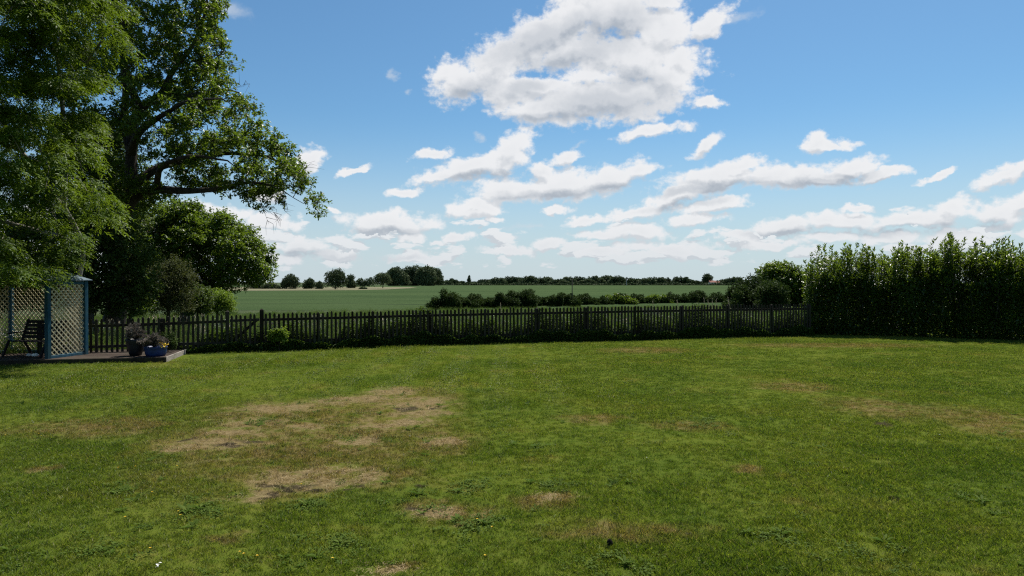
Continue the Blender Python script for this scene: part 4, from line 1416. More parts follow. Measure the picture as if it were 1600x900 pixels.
mb.beam(dA + off + Vector((.03, 0, .035)), dA + off + dU * Ld + Vector((0, 0, .035)), .035, .19, bev=.004); mb.build('fascia', M['fence_wood'], deck)  # front board: shade on this face put into the colour with darker wood
mb = MB()
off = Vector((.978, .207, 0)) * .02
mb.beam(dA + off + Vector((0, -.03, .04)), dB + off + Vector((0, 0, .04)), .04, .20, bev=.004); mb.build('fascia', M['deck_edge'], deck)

# ------------------------------------------------------------------ blue arbour
pA = Vector((-12.50, 18.95, DZ)); pB = Vector((-12.22, 20.15, DZ)); e1 = (pB - pA); w1 = e1.length; e1.normalize()
e2 = Vector((-e1.y, e1.x, 0))
pC = pB + e2 * 2.62; pD = pA + e2 * 2.62
H = 2.10
arb = empty('garden_arbour', (pA + pC) / 2); tag(arb, 'blue painted garden arbour with tan lattice sides on the timber deck', 'arbour')
up = Vector((0, 0, 1))
for p in (pA, pB, pC, pD):
    mb = MB(); mb.beam(p, p + up * H, .115, .115, up=e2, bev=.008); mb.build('post', M['blue_paint'], arb)
for a, b in ((pA, pB), (pB, pC), (pC, pD), (pD, pA)):
    d = (b - a).normalized()
    mb = MB(); mb.beam(a + d * .045 + up * (H - .05), b - d * .045 + up * (H - .05), .05, .09, bev=.005); mb.build('top_rail', M['blue_paint'], arb)
    if (a, b) != (pD, pA):
        mb = MB(); mb.beam(a + d * .045 + up * .04, b - d * .045 + up * .04, .07, .08, bev=.005); mb.build('bottom_rail', M['blue_paint'], arb)
def lattice(p0, p1, z0, z1, nm='lattice_panel', sp=.15):
    d = (p1 - p0).normalized(); wdt = (p1 - p0).length; nrm = Vector((-d.y, d.x, 0)); hgt = z1 - z0
    mb = MB()
    for sgn, off in ((1, .006), (-1, -.006)):
        c = -hgt
        while c < wdt + hgt:
            # line u = c + t (sgn=1) or u = c + hgt - t (sgn=-1), t = height
            if sgn == 1: t0 = max(0, -c); t1 = min(hgt, wdt - c); f = lambda t: c + t
            else: t0 = max(0, c + hgt - wdt); t1 = min(hgt, c + hgt); f = lambda t: c + hgt - t
            if t1 - t0 > .05:
                a = p0 + d * f(t0) + up * (z0 + t0) + nrm * off; b = p0 + d * f(t1) + up * (z0 + t1) + nrm * off
                mb.beam(a, b, 0.008, .030, up=nrm.cross((b - a).normalized()))
            c += sp
    return mb.build(nm, M['lattice_wood'], arb)
lattice(pA + e1 * .04, pB - e1 * .04, .08, H - .09)
lattice(pB + e2 * .04, pC - e2 * .04, .08, H - .09)
lattice(pC - e1 * .04, pD + e1 * .04, .08, H - .09)
# shallow hipped roof in overlapping courses
cR = (pA + pB + pC + pD) / 4; cR.z = 0
mb = MB()
ex = w1 / 2 + .13; ez = 1.31 + .13
for k in range(5):
    t0 = k / 5; t1 = (k + 1) / 5 + .02
    def ring(t, dz):
        a = ex * (1 - t); b = max(.02, ez - ex * t * .95)
        z = DZ + H + .012 + .36 * t + dz
        return [cR + e1 * sa * a + e2 * sb * b + up * z for sa, sb in ((-1,-1),(1,-1),(1,1),(-1,1))]
    lo0 = ring(t0, 0); lo1 = ring(t0, .022); hi1 = ring(min(t1, 1), .022)
    mb.add(lo0 + lo1 + hi1, [(i, (i+1) % 4, 4 + (i+1) % 4, 4 + i) for i in range(4)] + [(4 + i, 4 + (i+1) % 4, 8 + (i+1) % 4, 8 + i) for i in range(4)] + [(3,2,1,0), (8,9,10,11)])
mb.build('roof', M['roof_felt'], arb)

# ------------------------------------------------------------------ bench in the arbour
bc = pA + e2 * 1.0 + e1 * .72
bench = empty('garden_bench', bc); tag(bench, 'dark slatted wooden bench inside the blue arbour', 'bench')
bw = 1.35
d = e2; fwd = -e1
o0 = bc - d * (bw * .5)
mb = MB()
for k in range(4): mb.beam(o0 + fwd * (.05 + .1 * k) + up * .42, o0 + d * bw + fwd * (.05 + .1 * k) + up * .42, .085, .025)
mb.build('seat', M['bench_wood'], bench)
mb = MB()
for k in range(5):
    z = .52 + .105 * k; bk = -.03 - .035 * k
    mb.beam(o0 + fwd * bk + up * z - d * .0, o0 + d * bw + fwd * bk + up * z, .02, .085)
for q in (0.02, .5, .98):
    mb.beam(o0 + d * bw * q + up * .42 - fwd * (-.0), o0 + d * bw * q - fwd * .22 + up * 1.02, .05, .035, up=e1)
mb.build('backrest', M['bench_wood'], bench)
for q in (0.03, .97):
    for a, b in ((.42, .62), (-.02, -.28)):
        mb = MB(); mb.beam(o0 + d * bw * q + fwd * a + up * .45, o0 + d * bw * q + fwd * b, .05, .05, up=e1); mb.build('leg', M['bench_wood'], bench)
    mb = MB(); mb.beam(o0 + d * bw * q + fwd * .45 + up * .64, o0 + d * bw * q - fwd * .10 + up * .66, .05, .03); mb.build('armrest', M['bench_wood'], bench)

def pebble(px, py, D, rad, mat, label, grp=None):
    p = ray(px, py, D); 
    mb = MB(); rr_ = random.Random(px)
    prof = [(0.001, 0), (rad * .8, rad * .12), (rad, rad * .4), (rad * .8, rad * .75), (rad * .4, rad * .95), (.001, rad)]
    mb.lathe((p.x, p.y, DZ + .004), prof, 10, (1, .7))
    for i, v in enumerate(mb.v):
        mb.v[i] = (v[0] + rr_.uniform(-.08, .08) * rad, v[1] + rr_.uniform(-.08, .08) * rad, v[2])
    tag(mb.build('pebble', mat, None, True), label, 'pebble', grp)
pebble(46, 554, 19.6, .085, M['pebble'], 'pale flat pebble on the arbour floor by the bench leg')
pebble(55, 554, 19.5, .10, M['white'], 'whitest and largest pebble on the arbour floor')
pebble(64, 555, 19.4, .07, M['pebble_red'], 'small reddish pebble on the arbour floor by the front post')

# ------------------------------------------------------------------ pots
def spray_plant(root, name, c, rx, rz, n, mat, seed, L=.05, W=.016, stems_m=None, lean=(0, 0)):
    r = np.random.default_rng(seed)
    ns = 70
    d = rand_dir(ns, r); d[:, 2] = abs(d[:, 2]) + .25
    tips = np.array(c) + d * np.array([rx, rx, rz]) * r.uniform(.55, 1.05, size=(ns, 1)) + np.array([lean[0], lean[1], 0])
    st = [(np.stack([np.array(c), (np.array(c) + t) / 2 + np.array([0, 0, .06]), t]), np.array([.006, .004, .002])) for t in tips]
    idx = r.integers(0, ns, n); t = r.uniform(.35, 1.05, n)[:, None]
    P = np.array(c) + (tips[idx] - np.array(c)) * t + np.array([0, 0, .06]) * (4 * t * (1 - t)) + r.normal(0, .018, (n, 3))
    ax = unit(tips[idx] - np.array(c)) + rand_dir(n, r) * .8
    V, Fq = leaves(P, ax, rand_dir(n, r), L * r.uniform(.7, 1.3, n), W, .1)
    link_mesh(name, np_mesh(name, V, Fq, mat, attrs={'rnd': np.clip(.6 * r.uniform(0, 1, ns)[idx] + .4 * r.uniform(0, 1, n), 0, 1)}), root)
    Vt, Ft = tubes(st, 3); link_mesh('stems', np_mesh('stems', Vt, Ft, stems_m or M['dark_bark']), root)
q = ray(209, 557, 19.75)
pc = Vector((q.x, 19.85, DZ + .004))
pot = empty('flower_pot', pc); tag(pot, 'tall black glazed pot holding a greyish heather bush on the deck', 'flower pot')
mb = MB(); mb.lathe(pc, [(.001,0),(.15,0),(.19,.12),(.235,.34),(.262,.42),(.262,.46),(.235,.46),(.22,.40),(.001,.40)], 28); mb.build('pot', M['dark_glaze'], pot, True)
mb = MB(); mb.lathe(pc, [(.22,.415),(.12,.425),(.001,.43)], 20); mb.build('soil', M['soil'], pot, True)
spray_plant(pot, 'foliage', (pc.x, pc.y, pc.z + .42), .28, .40, 6500, M['heather_leaf'], 61, .055, .018)
q = ray(240, 557, 19.6)
pc = Vector((q.x, 19.72, DZ + .004))
pot = empty('flower_pot', pc); tag(pot, 'wide low bright blue pot of trailing grey heather at the deck corner', 'flower pot')
mb = MB(); mb.lathe(pc, [(.001,0),(.24,0),(.27,.06),(.285,.15),(.292,.22),(.302,.235),(.302,.26),(.275,.26),(.268,.22),(.001,.22)], 32); mb.build('pot', M['blue_glaze'], pot, True)
mb = MB(); mb.lathe(pc, [(.268,.232),(.15,.242),(.001,.245)], 20); mb.build('soil', M['soil'], pot, True)
spray_plant(pot, 'foliage', (pc.x - .05, pc.y, pc.z + .24), .36, .30, 7000, M['heather_leaf'], 62, .055, .018)
r = np.random.default_rng(63)
n = 60; C = np.array([pc.x + .26, pc.y - .10, pc.z + .30]) + r.normal(0, 1, (n, 3)) * np.array([.055, .05, .035])
V, Fq = leaves(C, rand_dir(n, r), rand_dir(n, r), .045, .035); link_mesh('blossom', np_mesh('blossom', V, Fq, M['yellow']), pot)

# dark weed tuft on the deck behind the pots
poly_plant('potted_shrub', 'small dark leafy shrub at the deck edge behind the blue pot', 'shrub', 64, 20.9, .25,
  [(254,520),(262,514),(270,520),(276,532),(274,546),(250,546),(250,530)], 26, 4, .11, 8, 7, .06, .035, M['hedgerow_leaf'], M['dark_bark'], 262, .015, rt=.05)
poly_plant('pale_green_shrub', 'small bright yellow green shrub just past the gate among the fence pickets', 'shrub', 65, 22.45, .14,
  [(420,518),(426,513),(440,512),(450,518),(452,528),(446,534),(424,534),(418,526)], 26, 3.5, .13, 8, 6, .08, .045, M['lime_leaf'], M['dark_bark'], 436, .015, rt=.06)

# ------------------------------------------------------------------ weeds along the fence foot
r = np.random.default_rng(71)
n = 170000
s = r.uniform(s_of_px(225), flen[-1], n)
X = np.interp(s, flen, FX); Y = np.interp(s, flen, FY)
hmax = .70 + .18 * np.sin(s * 1.1) + .16 * np.sin(s * 2.9 + 1) + .12 * np.sin(s * 7.3)
hmax *= np.interp(s, [s_of_px(225), s_of_px(360), s_of_px(520), flen[-1]], [.35, .75, 1.15, 1.25])
back = r.uniform(size=n)
dy = np.where(back < .35, r.uniform(-.16, 0, n), r.uniform(0, .75, n))
Z = r.uniform(0, 1, n) ** 1.1 * hmax * np.where(dy < 0, .38, 1.0)
C = np.stack([X - .3 * dy, Y + dy, Z], -1)
ax = rand_dir(n, r); ax[:, 2] = abs(ax[:, 2]) * .5
V, Fq = leaves(C, ax, rand_dir(n, r) + np.array([0, 0, .8]), r.uniform(.05, .10, n), r.uniform(.025, .055, n), .2)
st = []
for k in range(700):
    s0 = r.uniform(s_of_px(225), flen[-1]); x = np.interp(s0, flen, FX); y = np.interp(s0, flen, FY) + r.uniform(-.12, .6)
    st.append((np.array([(x, y, 0), (x + r.normal(0, .04), y, .3), (x + r.normal(0, .08), y, .45 + r.uniform(0, .3))]), np.array([.006, .005, .003])))
root = tag(link_mesh('undergrowth', np_mesh('undergrowth', V, Fq, M['weed_leaf'], attrs={'rnd': np.clip(.5 * (.5 + .5 * np.sin(s * 3.1)) + .5 * r.uniform(0, 1, n), 0, 1)})), 'dark nettles and weeds grown through the foot of the fence', 'weeds', kind='stuff')
Vt, Ft = tubes(st, 3); link_mesh('stems', np_mesh('stems', Vt, Ft, M['weed_leaf']), root)

# ------------------------------------------------------------------ grass by geometry nodes: tufts and points live in one mesh
def gn_scatter(name, variants, pts, rot, scl, kind, mats, label, cat):
    """variants: list of (V, Fq, rnd, matidx); pts (N,3)"""
    Vs = []; Fs = []; K = []; RN = []; MI = []; o = 0
    for vi, (V, Fq, rn, mi) in enumerate(variants):
        Vs.append(V); Fs.append(Fq + o); o += len(V)
        K.append(np.full(len(V), 100 + vi)); RN.append(rn); MI.append(np.broadcast_to(mi, (len(Fq),)))
    nt = o
    Vall = np.concatenate(Vs + [pts])
    Kall = np.concatenate(K + [kind]).astype(np.int32)
    Rall = np.concatenate([np.zeros((nt, 3)), rot]); Sall = np.concatenate([np.ones(nt), scl])
    me = np_mesh(name, Vall, np.concatenate(Fs), mats, attrs={'rnd': np.concatenate(RN)}, vattrs={'kind_id': Kall, 'rot': Rall, 'scl': Sall.astype(np.float32)}, fmat=np.concatenate(MI))
    ob = link_mesh(name, me)
    tag(ob, label, cat, kind='stuff')
    g = bpy.data.node_groups.new(name, 'GeometryNodeTree')
    g.interface.new_socket('Geometry', in_out='INPUT', socket_type='NodeSocketGeometry')
    g.interface.new_socket('Geometry', in_out='OUTPUT', socket_type='NodeSocketGeometry')
    N = g.nodes.new; Lk = g.links.new
    gi = N('NodeGroupInput'); go = N('NodeGroupOutput')
    def attr(nm, ty):
        a = N('GeometryNodeInputNamedAttribute'); a.data_type = ty; a.inputs[0].default_value = nm
        return a.outputs[0]
    ka = attr('kind_id', 'INT'); ra = attr('rot', 'FLOAT_VECTOR'); sa = attr('scl', 'FLOAT')
    e2r = N('FunctionNodeEulerToRotation'); Lk(ra, e2r.inputs[0])
    join = N('GeometryNodeJoinGeometry')
    for vi in range(len(variants)):
        outs = []
        for val in (vi, 100 + vi):
            cmp_ = N('FunctionNodeCompare'); cmp_.data_type = 'INT'; cmp_.operation = 'EQUAL'
            Lk(ka, [s for s in cmp_.inputs if s.enabled and s.type == 'INT'][0]); [s for s in cmp_.inputs if s.enabled and s.type == 'INT'][1].default_value = val
            sep = N('GeometryNodeSeparateGeometry'); sep.domain = 'POINT'
            Lk(gi.outputs[0], sep.inputs[0]); Lk(cmp_.outputs[0], sep.inputs[1])
            outs.append(sep.outputs[0])
        iop = N('GeometryNodeInstanceOnPoints')
        Lk(outs[0], iop.inputs['Points']); Lk(outs[1], iop.inputs['Instance'])
        Lk(e2r.outputs[0], iop.inputs['Rotation']); Lk(sa, iop.inputs['Scale'])
        Lk(iop.outputs[0], join.inputs[0])
    Lk(join.outputs[0], go.inputs[0])
    md = ob.modifiers.new('scatter', 'NODES'); md.node_group = g
    return ob

def blades(n, R0, L0, L1, W0, W1, lean, r, two=False, flatten=0.0):
    a = r.uniform(0, 2 * np.pi, n); q = R0 * np.sqrt(r.uniform(0, 1, n))
    base = np.stack([q * np.cos(a), q * np.sin(a), np.full(n, -.004)], -1)
    d = rand_dir(n, r) * lean; d[:, 2] = np.abs(d[:, 2]) * .3 + 1 - flatten
    d = unit(d)
    L = r.uniform(L0, L1, n)[:, None]; W = r.uniform(W0, W1, n)[:, None]
    s = unit(np.cross(d, rand_dir(n, r)))
    bend = rand_dir(n, r) * np.array([1, 1, 0]); bend = unit(bend + 1e-6)
    if not two:
        V = np.stack([base, base + d * L * .45 + s * W / 2, base + d * L * .97 + bend * L * .30 - np.array([0, 0, 1]) * L * .10, base + d * L * .45 - s * W / 2], 1).reshape(-1, 3)
        return V, np.arange(4 * n).reshape(-1, 4), r.uniform(0, 1, n)
    p0 = base; p1 = base + d * L * .55 + bend * L * .06; p2 = base + d * L * .92 + bend * L * .32 - np.array([0, 0, 1]) * L * .08
    V = np.stack([p0 - s*W/2, p0 + s*W/2, p1 + s*W*.45, p1 - s*W*.45, p2 + s*W*.08, p2 - s*W*.08], 1).reshape(-1, 3)
    k = (np.arange(n) * 6)[:, None]
    Fq = np.concatenate([k + np.array([[0,1,2,3]]), k + np.array([[3,2,4,5]])])
    rn = r.uniform(0, 1, n)
    return V, Fq, np.concatenate([rn, rn])

# --- lawn
r = np.random.default_rng(91)
def ell_mask(x, y, ells, grow_=1.0):
    m = np.full(len(x), 9.0)
    for cx, cy, rx, ry, an in ells:
        m = np.minimum(m, np.hypot((x - cx) / (rx * grow_), (y - cy) / (ry * grow_)))
    return m
variants = []
for k in range(3):
    V, Fq, rn = blades(32, .060, .022, .055, .0032, .0056, .85, r); variants.append((V, Fq, rn, 0))
V, Fq, rn = blades(20, .085, .018, .040, .0024, .0038, 1.3, r, flatten=.5); variants.append((V, Fq, rn, 0))       # 3: thin flattened dry grass
for k in range(2):
    V, Fq, rn = blades(34, .11, .022, .042, .0065, .0095, .95, r); variants.append((V, Fq, rn, 0))                  # 4,5: tufts for far lawn
# 6: clover / plantain rosette
n = 26; a = r.uniform(0, 6.28, n); q = .07 * np.sqrt(r.uniform(0, 1, n))
B = np.stack([q * np.cos(a), q * np.sin(a), r.uniform(.012, .034, n)], -1)
ax = rand_dir(n, r); ax[:, 2] *= .25
V, Fq = leaves(B, ax, rand_dir(n, r) * .35 + np.array([0, 0, 1.0]), r.uniform(.016, .030, n), r.uniform(.012, .020, n), .1); variants.append((V, Fq, r.uniform(0, 1, n), 1))
# 7: coarse rosette of longer leaves
n = 12; a = np.arange(n) * 2.4; ax = np.stack([np.cos(a), np.sin(a), r.uniform(.1, .7, n)], -1)
V, Fq = leaves(np.zeros((n, 3)) + np.array([0, 0, .004]), ax, np.tile([[0, 0, 1.0]], (n, 1)), r.uniform(.05, .10, n), r.uniform(.014, .024, n), .15, .6); variants.append((V, Fq, r.uniform(0, 1, n), 1))

def sample_lawn(y0, y1, dens, margin=1.0):
    hw = lambda y: y * .76 + margin
    A = (hw(y0) + hw(y1)) * (y1 - y0)
    n = int(A * dens)
    y = y0 + (y1 - y0) * r.uniform(0, 1, int(n * 1.5)); x = r.uniform(-1, 1, len(y)) * hw(y1)
    ok = np.abs(x) < hw(y); x = x[ok][:n]; y = y[ok][:n]
    ok = (y < fence_y(x) - .02) & ~((x < -9.5) & (y > 19.25 + .207 * (x + 9.56)) )
    ok &= ~((x > 12.4) & (y > 30.0 - .46 * (x - 12.4)))
    return x[ok], y[ok]
PX = []; PY = []; KD = []; SCL = []
for (y0, y1, dn, far_) in [(3.2, 6.5, 400, 0), (6.5, 9.5, 330, 0), (9.5, 14, 210, 0), (14, 20, 120, 1), (20, 30, 80, 1)]:
    x, y = sample_lawn(y0, y1, dn)
    n = len(x)
    kd = r.integers(0, 3, n) if not far_ else r.integers(4, 6, n)
    sm = ell_mask(x, y, STRAW, 1.0); sm = sm + r.normal(0, .28, n)
    so = ell_mask(x, y, SOIL, 1.1) + r.normal(0, .2, n)
    drop = ((sm < 1.1) & (r.uniform(size=n) < .50)) | ((so < 1.0) & (r.uniform(size=n) < .75))
    kd = np.where((sm < 1.5) & (r.uniform(size=n) < .60), 3, kd)
    sc_ = r.uniform(.7, 1.2, n) * (1 + .22 * np.sin(x * 1.7 + np.sin(y * 1.3) * 2) * np.sin(y * 1.9 + x * .6))
    # slow large-scale variation of turf length
    sc_ *= 1 + .15 * np.sin(x * .7 + 2 * np.sin(y * .5)) 
    sc_ = np.where(kd == 3, sc_ * .9, sc_)
    PX.append(x[~drop]); PY.append(y[~drop]); KD.append(kd[~drop]); SCL.append(sc_[~drop])
# weed patches
wc = [on_lawn(px, py) for px, py in [(250,712),(310,785),(250,820),(330,800),(660,790),(730,760),(120,660),(560,690),(410,660),(60,770),(150,860),(870,760),(1110,660),(1120,672),(760,612),(700,600),(1350,870),(960,880),(440,870),(1200,840),(210,770),(1530,780),(740,820),(820,700),(90,620),(480,790),(540,850)]]
for c in wc:
    n = int(r.integers(8, 22)); rad = r.uniform(.10, .26)
    x = c.x + r.normal(0, rad, n); y = c.y + r.normal(0, rad, n)
    PX.append(x); PY.append(y); KD.append(np.where(r.uniform(size=n) < .85, 6, 7)); SCL.append(r.uniform(.7, 1.3, n))
n = 2600; x, y = sample_lawn(3.2, 16, 2); n = len(x)
PX.append(x); PY.append(y); KD.append(np.where(r.uniform(size=n) < .7, 6, 7)); SCL.append(r.uniform(.5, 1.1, n))
X = np.concatenate(PX); Y = np.concatenate(PY); K = np.concatenate(KD); S = np.concatenate(SCL)
pts = np.stack([X, Y, lawn_z(X, Y)], -1)
n = len(X)
stripe = np.sign(np.sin(X * 2 * np.pi / 1.1)) * np.clip((Y - 10) / 3, 0, 1) * np.clip((3 - X) / 4, .12, 1)
# each tuft is spun first and then leaned along the mowing line, so the lean survives the spin
tilt = .50 * stripe + r.normal(0, .14, n); spin = r.uniform(0, 6.283, n)
sa, ca, ss_, cs = np.sin(tilt), np.cos(tilt), np.sin(spin), np.cos(spin)
rot = np.stack([np.arctan2(sa * cs, ca), np.arcsin(-sa * ss_), np.arctan2(ca * ss_, cs)], -1)
lawn_grass = gn_scatter('lawn_grass', variants, pts, rot, S, K, [M['lawn_blade'], M['clover']], 'short mown grass blades and clover covering the lawn', 'grass')

# --- rough grass past the fence
r = np.random.default_rng(92)
variants = []
for k in range(3):
    V, Fq, rn = blades(26, .22, .35, .85, .010, .018, .45, r, two=True); variants.append((V, Fq, rn, 0))
# 3: with seed heads
V, Fq, rn = blades(16, .22, .35, .8, .010, .016, .4, r, two=True)
B = np.stack([r.uniform(-.2, .2, 12), r.uniform(-.2, .2, 12), np.zeros(12)], -1)
T = B + np.stack([r.normal(0, .08, 12), r.normal(0, .08, 12), r.uniform(.8, 1.05, 12)], -1)
Vs, Fs = tubes([(np.stack([b, (b + t) / 2, t]), np.array([.003, .003, .002])) for b, t in zip(B, T)], 3)
hd = [leaves(T + rand_dir(12, r) * .012, np.tile([[0.1, 0, 1.0]], (12, 1)) + rand_dir(12, r) * .3, rand_dir(12, r), .13, .028, .3) for _ in range(3)]
Vh, Fh = merge([(Vs, Fs)] + hd)
V2, F2 = merge([(V, Fq), (Vh, Fh)])
variants.append((V2, F2, np.concatenate([rn, r.uniform(0, 1, len(Fh))]), np.concatenate([np.zeros(len(Fq), int), np.ones(len(Fh), int)])))
# 4: cow parsley
n = 60
V, Fq = leaves(rand_dir(n, r) * np.array([.2, .2, .25]) + np.array([0, 0, .4]), rand_dir(n, r), rand_dir(n, r) + np.array([0, 0, 1.0]), .12, .05)
B = np.zeros((6, 3)); T = np.stack([r.normal(0, .14, 6), r.normal(0, .14, 6), r.uniform(.75, 1.0, 6)], -1)
Vs, Fs = tubes([(np.stack([b, (b + t) / 2, t]), np.array([.005, .004, .003])) for b, t in zip(B, T)], 3)
uc = np.repeat(T, 12, 0) + r.normal(0, 1, (72, 3)) * np.array([.035, .035, .006])
Vu, Fu = leaves(uc, rand_dir(72, r) * np.array([1, 1, .1]), np.tile([[0, 0, 1.0]], (72, 1)), .022, .02, 0)
V2, F2 = merge([(V, Fq), (Vs, Fs), (Vu, Fu)])
variants.append((V2, F2, r.uniform(0, 1, len(F2)), np.concatenate([np.zeros(len(Fq) + len(Fs), int), np.full(len(Fu), 2)])))
PX = []; PY = []; 
def samp(s0, s1, dens, xr=.80):
    n = int((s1 - s0) * 2 * (26 + s1) * xr * dens)
    x = r.uniform(-(26 + s1) * xr, (26 + s1) * xr, n); sy = r.uniform(s0, s1, n)
    y = fence_y(x) + sy
    ok = np.abs(x) < y * xr + 1.5
    return x[ok], y[ok]
X = []; Y = []; S = []
for s0, s1, dn, sc0 in [(.45, 4, 14, 1.0), (4, 12, 7, 1.05), (12, 30, 3.2, 1.25), (30, 68, 1.6, 1.5)]:
    x, y = samp(s0, s1, dn); X.append(x); Y.append(y); S.append(r.uniform(.6, 1.05, len(x)) * sc0)
X = np.concatenate(X); Y = np.concatenate(Y); S = np.concatenate(S)
ok = (Y < field_near(X) + .5); X, Y, S = X[ok], Y[ok], S[ok]
dist_ = Y - fence_y(X)
S = S * np.where(dist_ > 4, .78, 1.0)
n = len(X); K = r.choice(5, n, p=[.34, .31, .26, .06, .03])
K = np.where((dist_ > 11) & (K > 2), 1, K)
pts = np.stack([X, Y, ground_z(X, Y) - .03], -1)
rot = np.stack([r.normal(0, .1, n), r.normal(0, .1, n), r.uniform(0, 6.28, n)], -1)
gn_scatter('rough_grass', variants, pts, rot, S, K, [M['rough_blade'], M['seed_stalk'], M['umbel']], 'tall rough meadow grass with seed heads between fence and wheat', 'grass')

# tall pale dock stalks above the fence line
def stalk(px0, py0, px1, py1, D, label):
    p1 = ray(px1, py1, D); gz = float(ground_z(p1.x, D)); b = ray(px0, py0, D)
    base = np.array([b.x, D, gz]); tip = np.array(p1)
    r = np.random.default_rng(int(px0)); 
    root = empty('seeding_stalk', base); tag(root, label, 'plant', 'pale seeding stalks above the fence')
    Vt, Ft = tubes([(np.stack([base, (base + tip) / 2 + np.array([.03, 0, 0]), tip]), np.array([.012, .009, .004]))], 4)
    link_mesh('stem', np_mesh('stem', Vt, Ft, M['seed_stalk']), root)
    n = 160; t = r.uniform(.55, 1, n)[:, None]
    C = base + (tip - base) * t + r.normal(0, .025, (n, 3)) * (1.4 - t)
    V, Fq = leaves(C, rand_dir(n, r) + np.array([0, 0, 1.0]), rand_dir(n, r), .035, .012)
    link_mesh('seed_head', np_mesh('seed_head', V, Fq, M['seed_stalk']), root)
for a in [(1103,480,1100,465,34,'short leaning pale seeding stalk, first of the cluster above the fence'),
          (1112,480,1106,468,34.4,'pale stalk beside the first one of the cluster above the fence'),
          (1114,480,1113,466,34.2,'tall straight stalk in the middle of the cluster'),
          (1121,480,1119,467,34.6,'pale stalk just past the middle of the cluster'),
          (1146,480,1137,464,34.3,'strongly leaning pale stalk apart from the cluster'),
          (1062,482,1058,468,35,'single bent pale stalk above the fence before the cluster'),
          (785,484,782,474,33,'faint pale stalk above the fence behind the long treeline start'),
          (1022,482,1020,470,35,'small pale stalk above the fence beside the dark hedgerow bushes')]:
    stalk(*a)

# ------------------------------------------------------------------ poles
def pole(name, label, px, ytop, D, rad, mat, cross):
    p = ray(px, ytop, D); gz = float(ground_z(p.x, D))
    root = empty(name, (p.x, D, gz)); tag(root, label, 'pole')
    mb = MB(); mb.lathe((p.x, D, gz - .1), [(rad * 1.15, 0), (rad, (p.z - gz) * .5), (rad * .8, p.z - gz + .1), (.001, p.z - gz + .12)], 10); mb.build('shaft', mat, root, True)
    if cross:
        mb = MB(); mb.beam((p.x - .25, D - .1, p.z - .15), (p.x + .25, D - .1, p.z - .15), .07, .07); mb.build('crossarm', mat, root)
        for sg in (-1, 1):
            mb = MB(); mb.lathe((p.x + sg * .2, D - .1, p.z - .11), [(.03, 0), (.04, .04), (.03, .08), (.001, .1)], 8); mb.build('insulator', M['ceramic'], root, True)
pole('timber_pole', 'slender dark timber pole standing in the hedgerow', 894, 434, 102.5, .07, M['pole_wood'], False)
pole('metal_post', 'thin grey post at the wheat edge under the round oak', 350, 431, 97, .06, M['pole_grey'], False)
pole('telegraph_pole', 'tiny far pole in front of the long treeline', 979, 437, 700, .28, M['pole_grey'], False)

# ------------------------------------------------------------------ small things in the lawn
def flower(kind, px, py):
    c = on_lawn(px, py); z = float(lawn_z(c.x, c.y))
    r = np.random.default_rng(int(px * 7 + py))
    hgt = .055 if kind == 'dandelion' else .045
    rad = .011 if kind == 'dandelion' else .008
    root = empty(kind, (c.x, c.y, z))
    if kind == 'dandelion': tag(root, 'yellow dandelion flower open in the lawn grass', 'flower', 'dandelions in the lawn')
    else: tag(root, 'tiny white daisy open in the lawn grass', 'flower', 'daisies in the lawn')
    mb = MB(); mb.beam((c.x, c.y, z), (c.x + .004, c.y, z + hgt), .0025, .0025); mb.build('stem', M['clover'], root)
    n = 26; a = np.arange(n) * 2.4
    ax = np.stack([np.cos(a), np.sin(a), r.uniform(.15, .8, n)], -1)
    B = np.tile([[c.x + .004, c.y, z + hgt]], (n, 1))
    V, Fq = leaves(B, ax, np.tile([[0, 0, 1.0]], (n, 1)), rad, .006, .1, .6)
    link_mesh('petals', np_mesh('petals', V, Fq, M['yellow'] if kind == 'dandelion' else M['white']), root)
for px, py in [(184,738),(211,736),(276,735),(237,777),(195,818),(278,809),(281,815),(374,874),(380,877),(401,880),(234,869),(506,614),(512,615),(518,618),(448,618),(745,820),(768,832),(757,877),(519,883),(60,684),(64,688),(8,686),(470,764),(575,608)]:
    flower('dandelion', px, py)
for px, py in [(268,566),(272,566),(276,566),(265,567),(668,597),(594,648),(640,685),(50,662),(52,664),(135,567),(40,584),(1468,684),(1010,722),(60,563)]:
    flower('daisy', px, py)
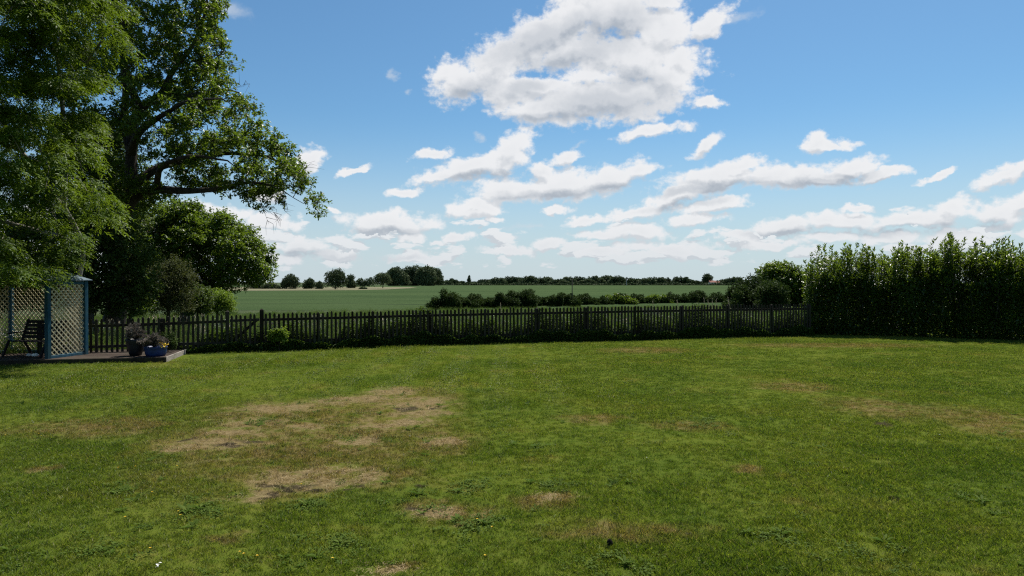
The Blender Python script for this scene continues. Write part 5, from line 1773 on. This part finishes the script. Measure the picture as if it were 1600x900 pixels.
# dark clod / dead leaf standing in the grass
c = on_lawn(953, 853)
mb = MB(); rr_ = random.Random(9)
mb.lathe((c.x, c.y, .0), [(.001,.0),(.022,.004),(.027,.020),(.024,.038),(.011,.054),(.001,.058)], 9, (1, .7))
mb.v = [(x + rr_.uniform(-.004, .004), y + rr_.uniform(-.004, .004), z + rr_.uniform(-.003, .003)) for x, y, z in mb.v]
tag(mb.build('soil_clod', M['peat'], None, True), 'small black clod of soil sticking up from the lawn', 'clod')
c = on_lawn(247, 893)
r = np.random.default_rng(77)
V, Fq = leaves(np.tile([[c.x, c.y, .045]], (5, 1)) + r.normal(0, .008, (5, 3)), np.array([[1, .2, .1], [.6, 1, .2], [-.5, .6, .2], [.3, -.8, .1], [-.9, 0, .1]]), np.tile([[0, 0, 1.0]], (5, 1)), .028, .014, .3)
tag(link_mesh('feather', np_mesh('feather', V, Fq, M['white'])), 'small curled white feather lying in the grass', 'feather')
# dead grass thatch lying over the bare rings
r = np.random.default_rng(78)
Bs = []
for cx, cy, rx, ry, an in STRAW:
    n = int(1500 * max(.05, rx * ry) ** .8)
    a = r.uniform(0, 6.28, n); q = np.sqrt(r.uniform(0, 1, n)) * 1.15
    Bs.append(np.stack([cx + rx * q * np.cos(a) + r.normal(0, .08, n), cy + ry * q * np.sin(a) + r.normal(0, .08, n), r.uniform(.004, .022, n)], -1))
B = np.concatenate(Bs); n = len(B)
ax = rand_dir(n, r); ax[:, 2] *= .15
V, Fq = leaves(B, ax, np.tile([[0, 0, 1.0]], (n, 1)) + rand_dir(n, r) * .3, r.uniform(.03, .09, n), .0035, .1)
m = plain('straw', (.30, .225, .12), .8, .2, .4, 8)
tag(link_mesh('dead_grass', np_mesh('dead_grass', V, Fq, m)), 'flattened straw coloured dead grass over the bare rings', 'grass', kind='stuff')

# ------------------------------------------------------------------ air
if HAZE > 0:
    m = bpy.data.materials.new('haze'); m.use_nodes = True; m.node_tree.nodes.clear()
    h = NT(m.node_tree)
    v = h.n('ShaderNodeVolumePrincipled')
    v.inputs['Color'].default_value = (.80, .88, 1.0, 1); v.inputs['Density'].default_value = HAZE; v.inputs['Anisotropy'].default_value = .3
    o = h.n('ShaderNodeOutputMaterial'); h.t.links.new(v.outputs[0], o.inputs['Volume'])
    mb = MB(); mb.box((-1300, -60, -3.2), (1300, 1250, 26)); tag(mb.build('haze', m), 'thin pale summer haze over the fields', 'haze', kind='stuff')
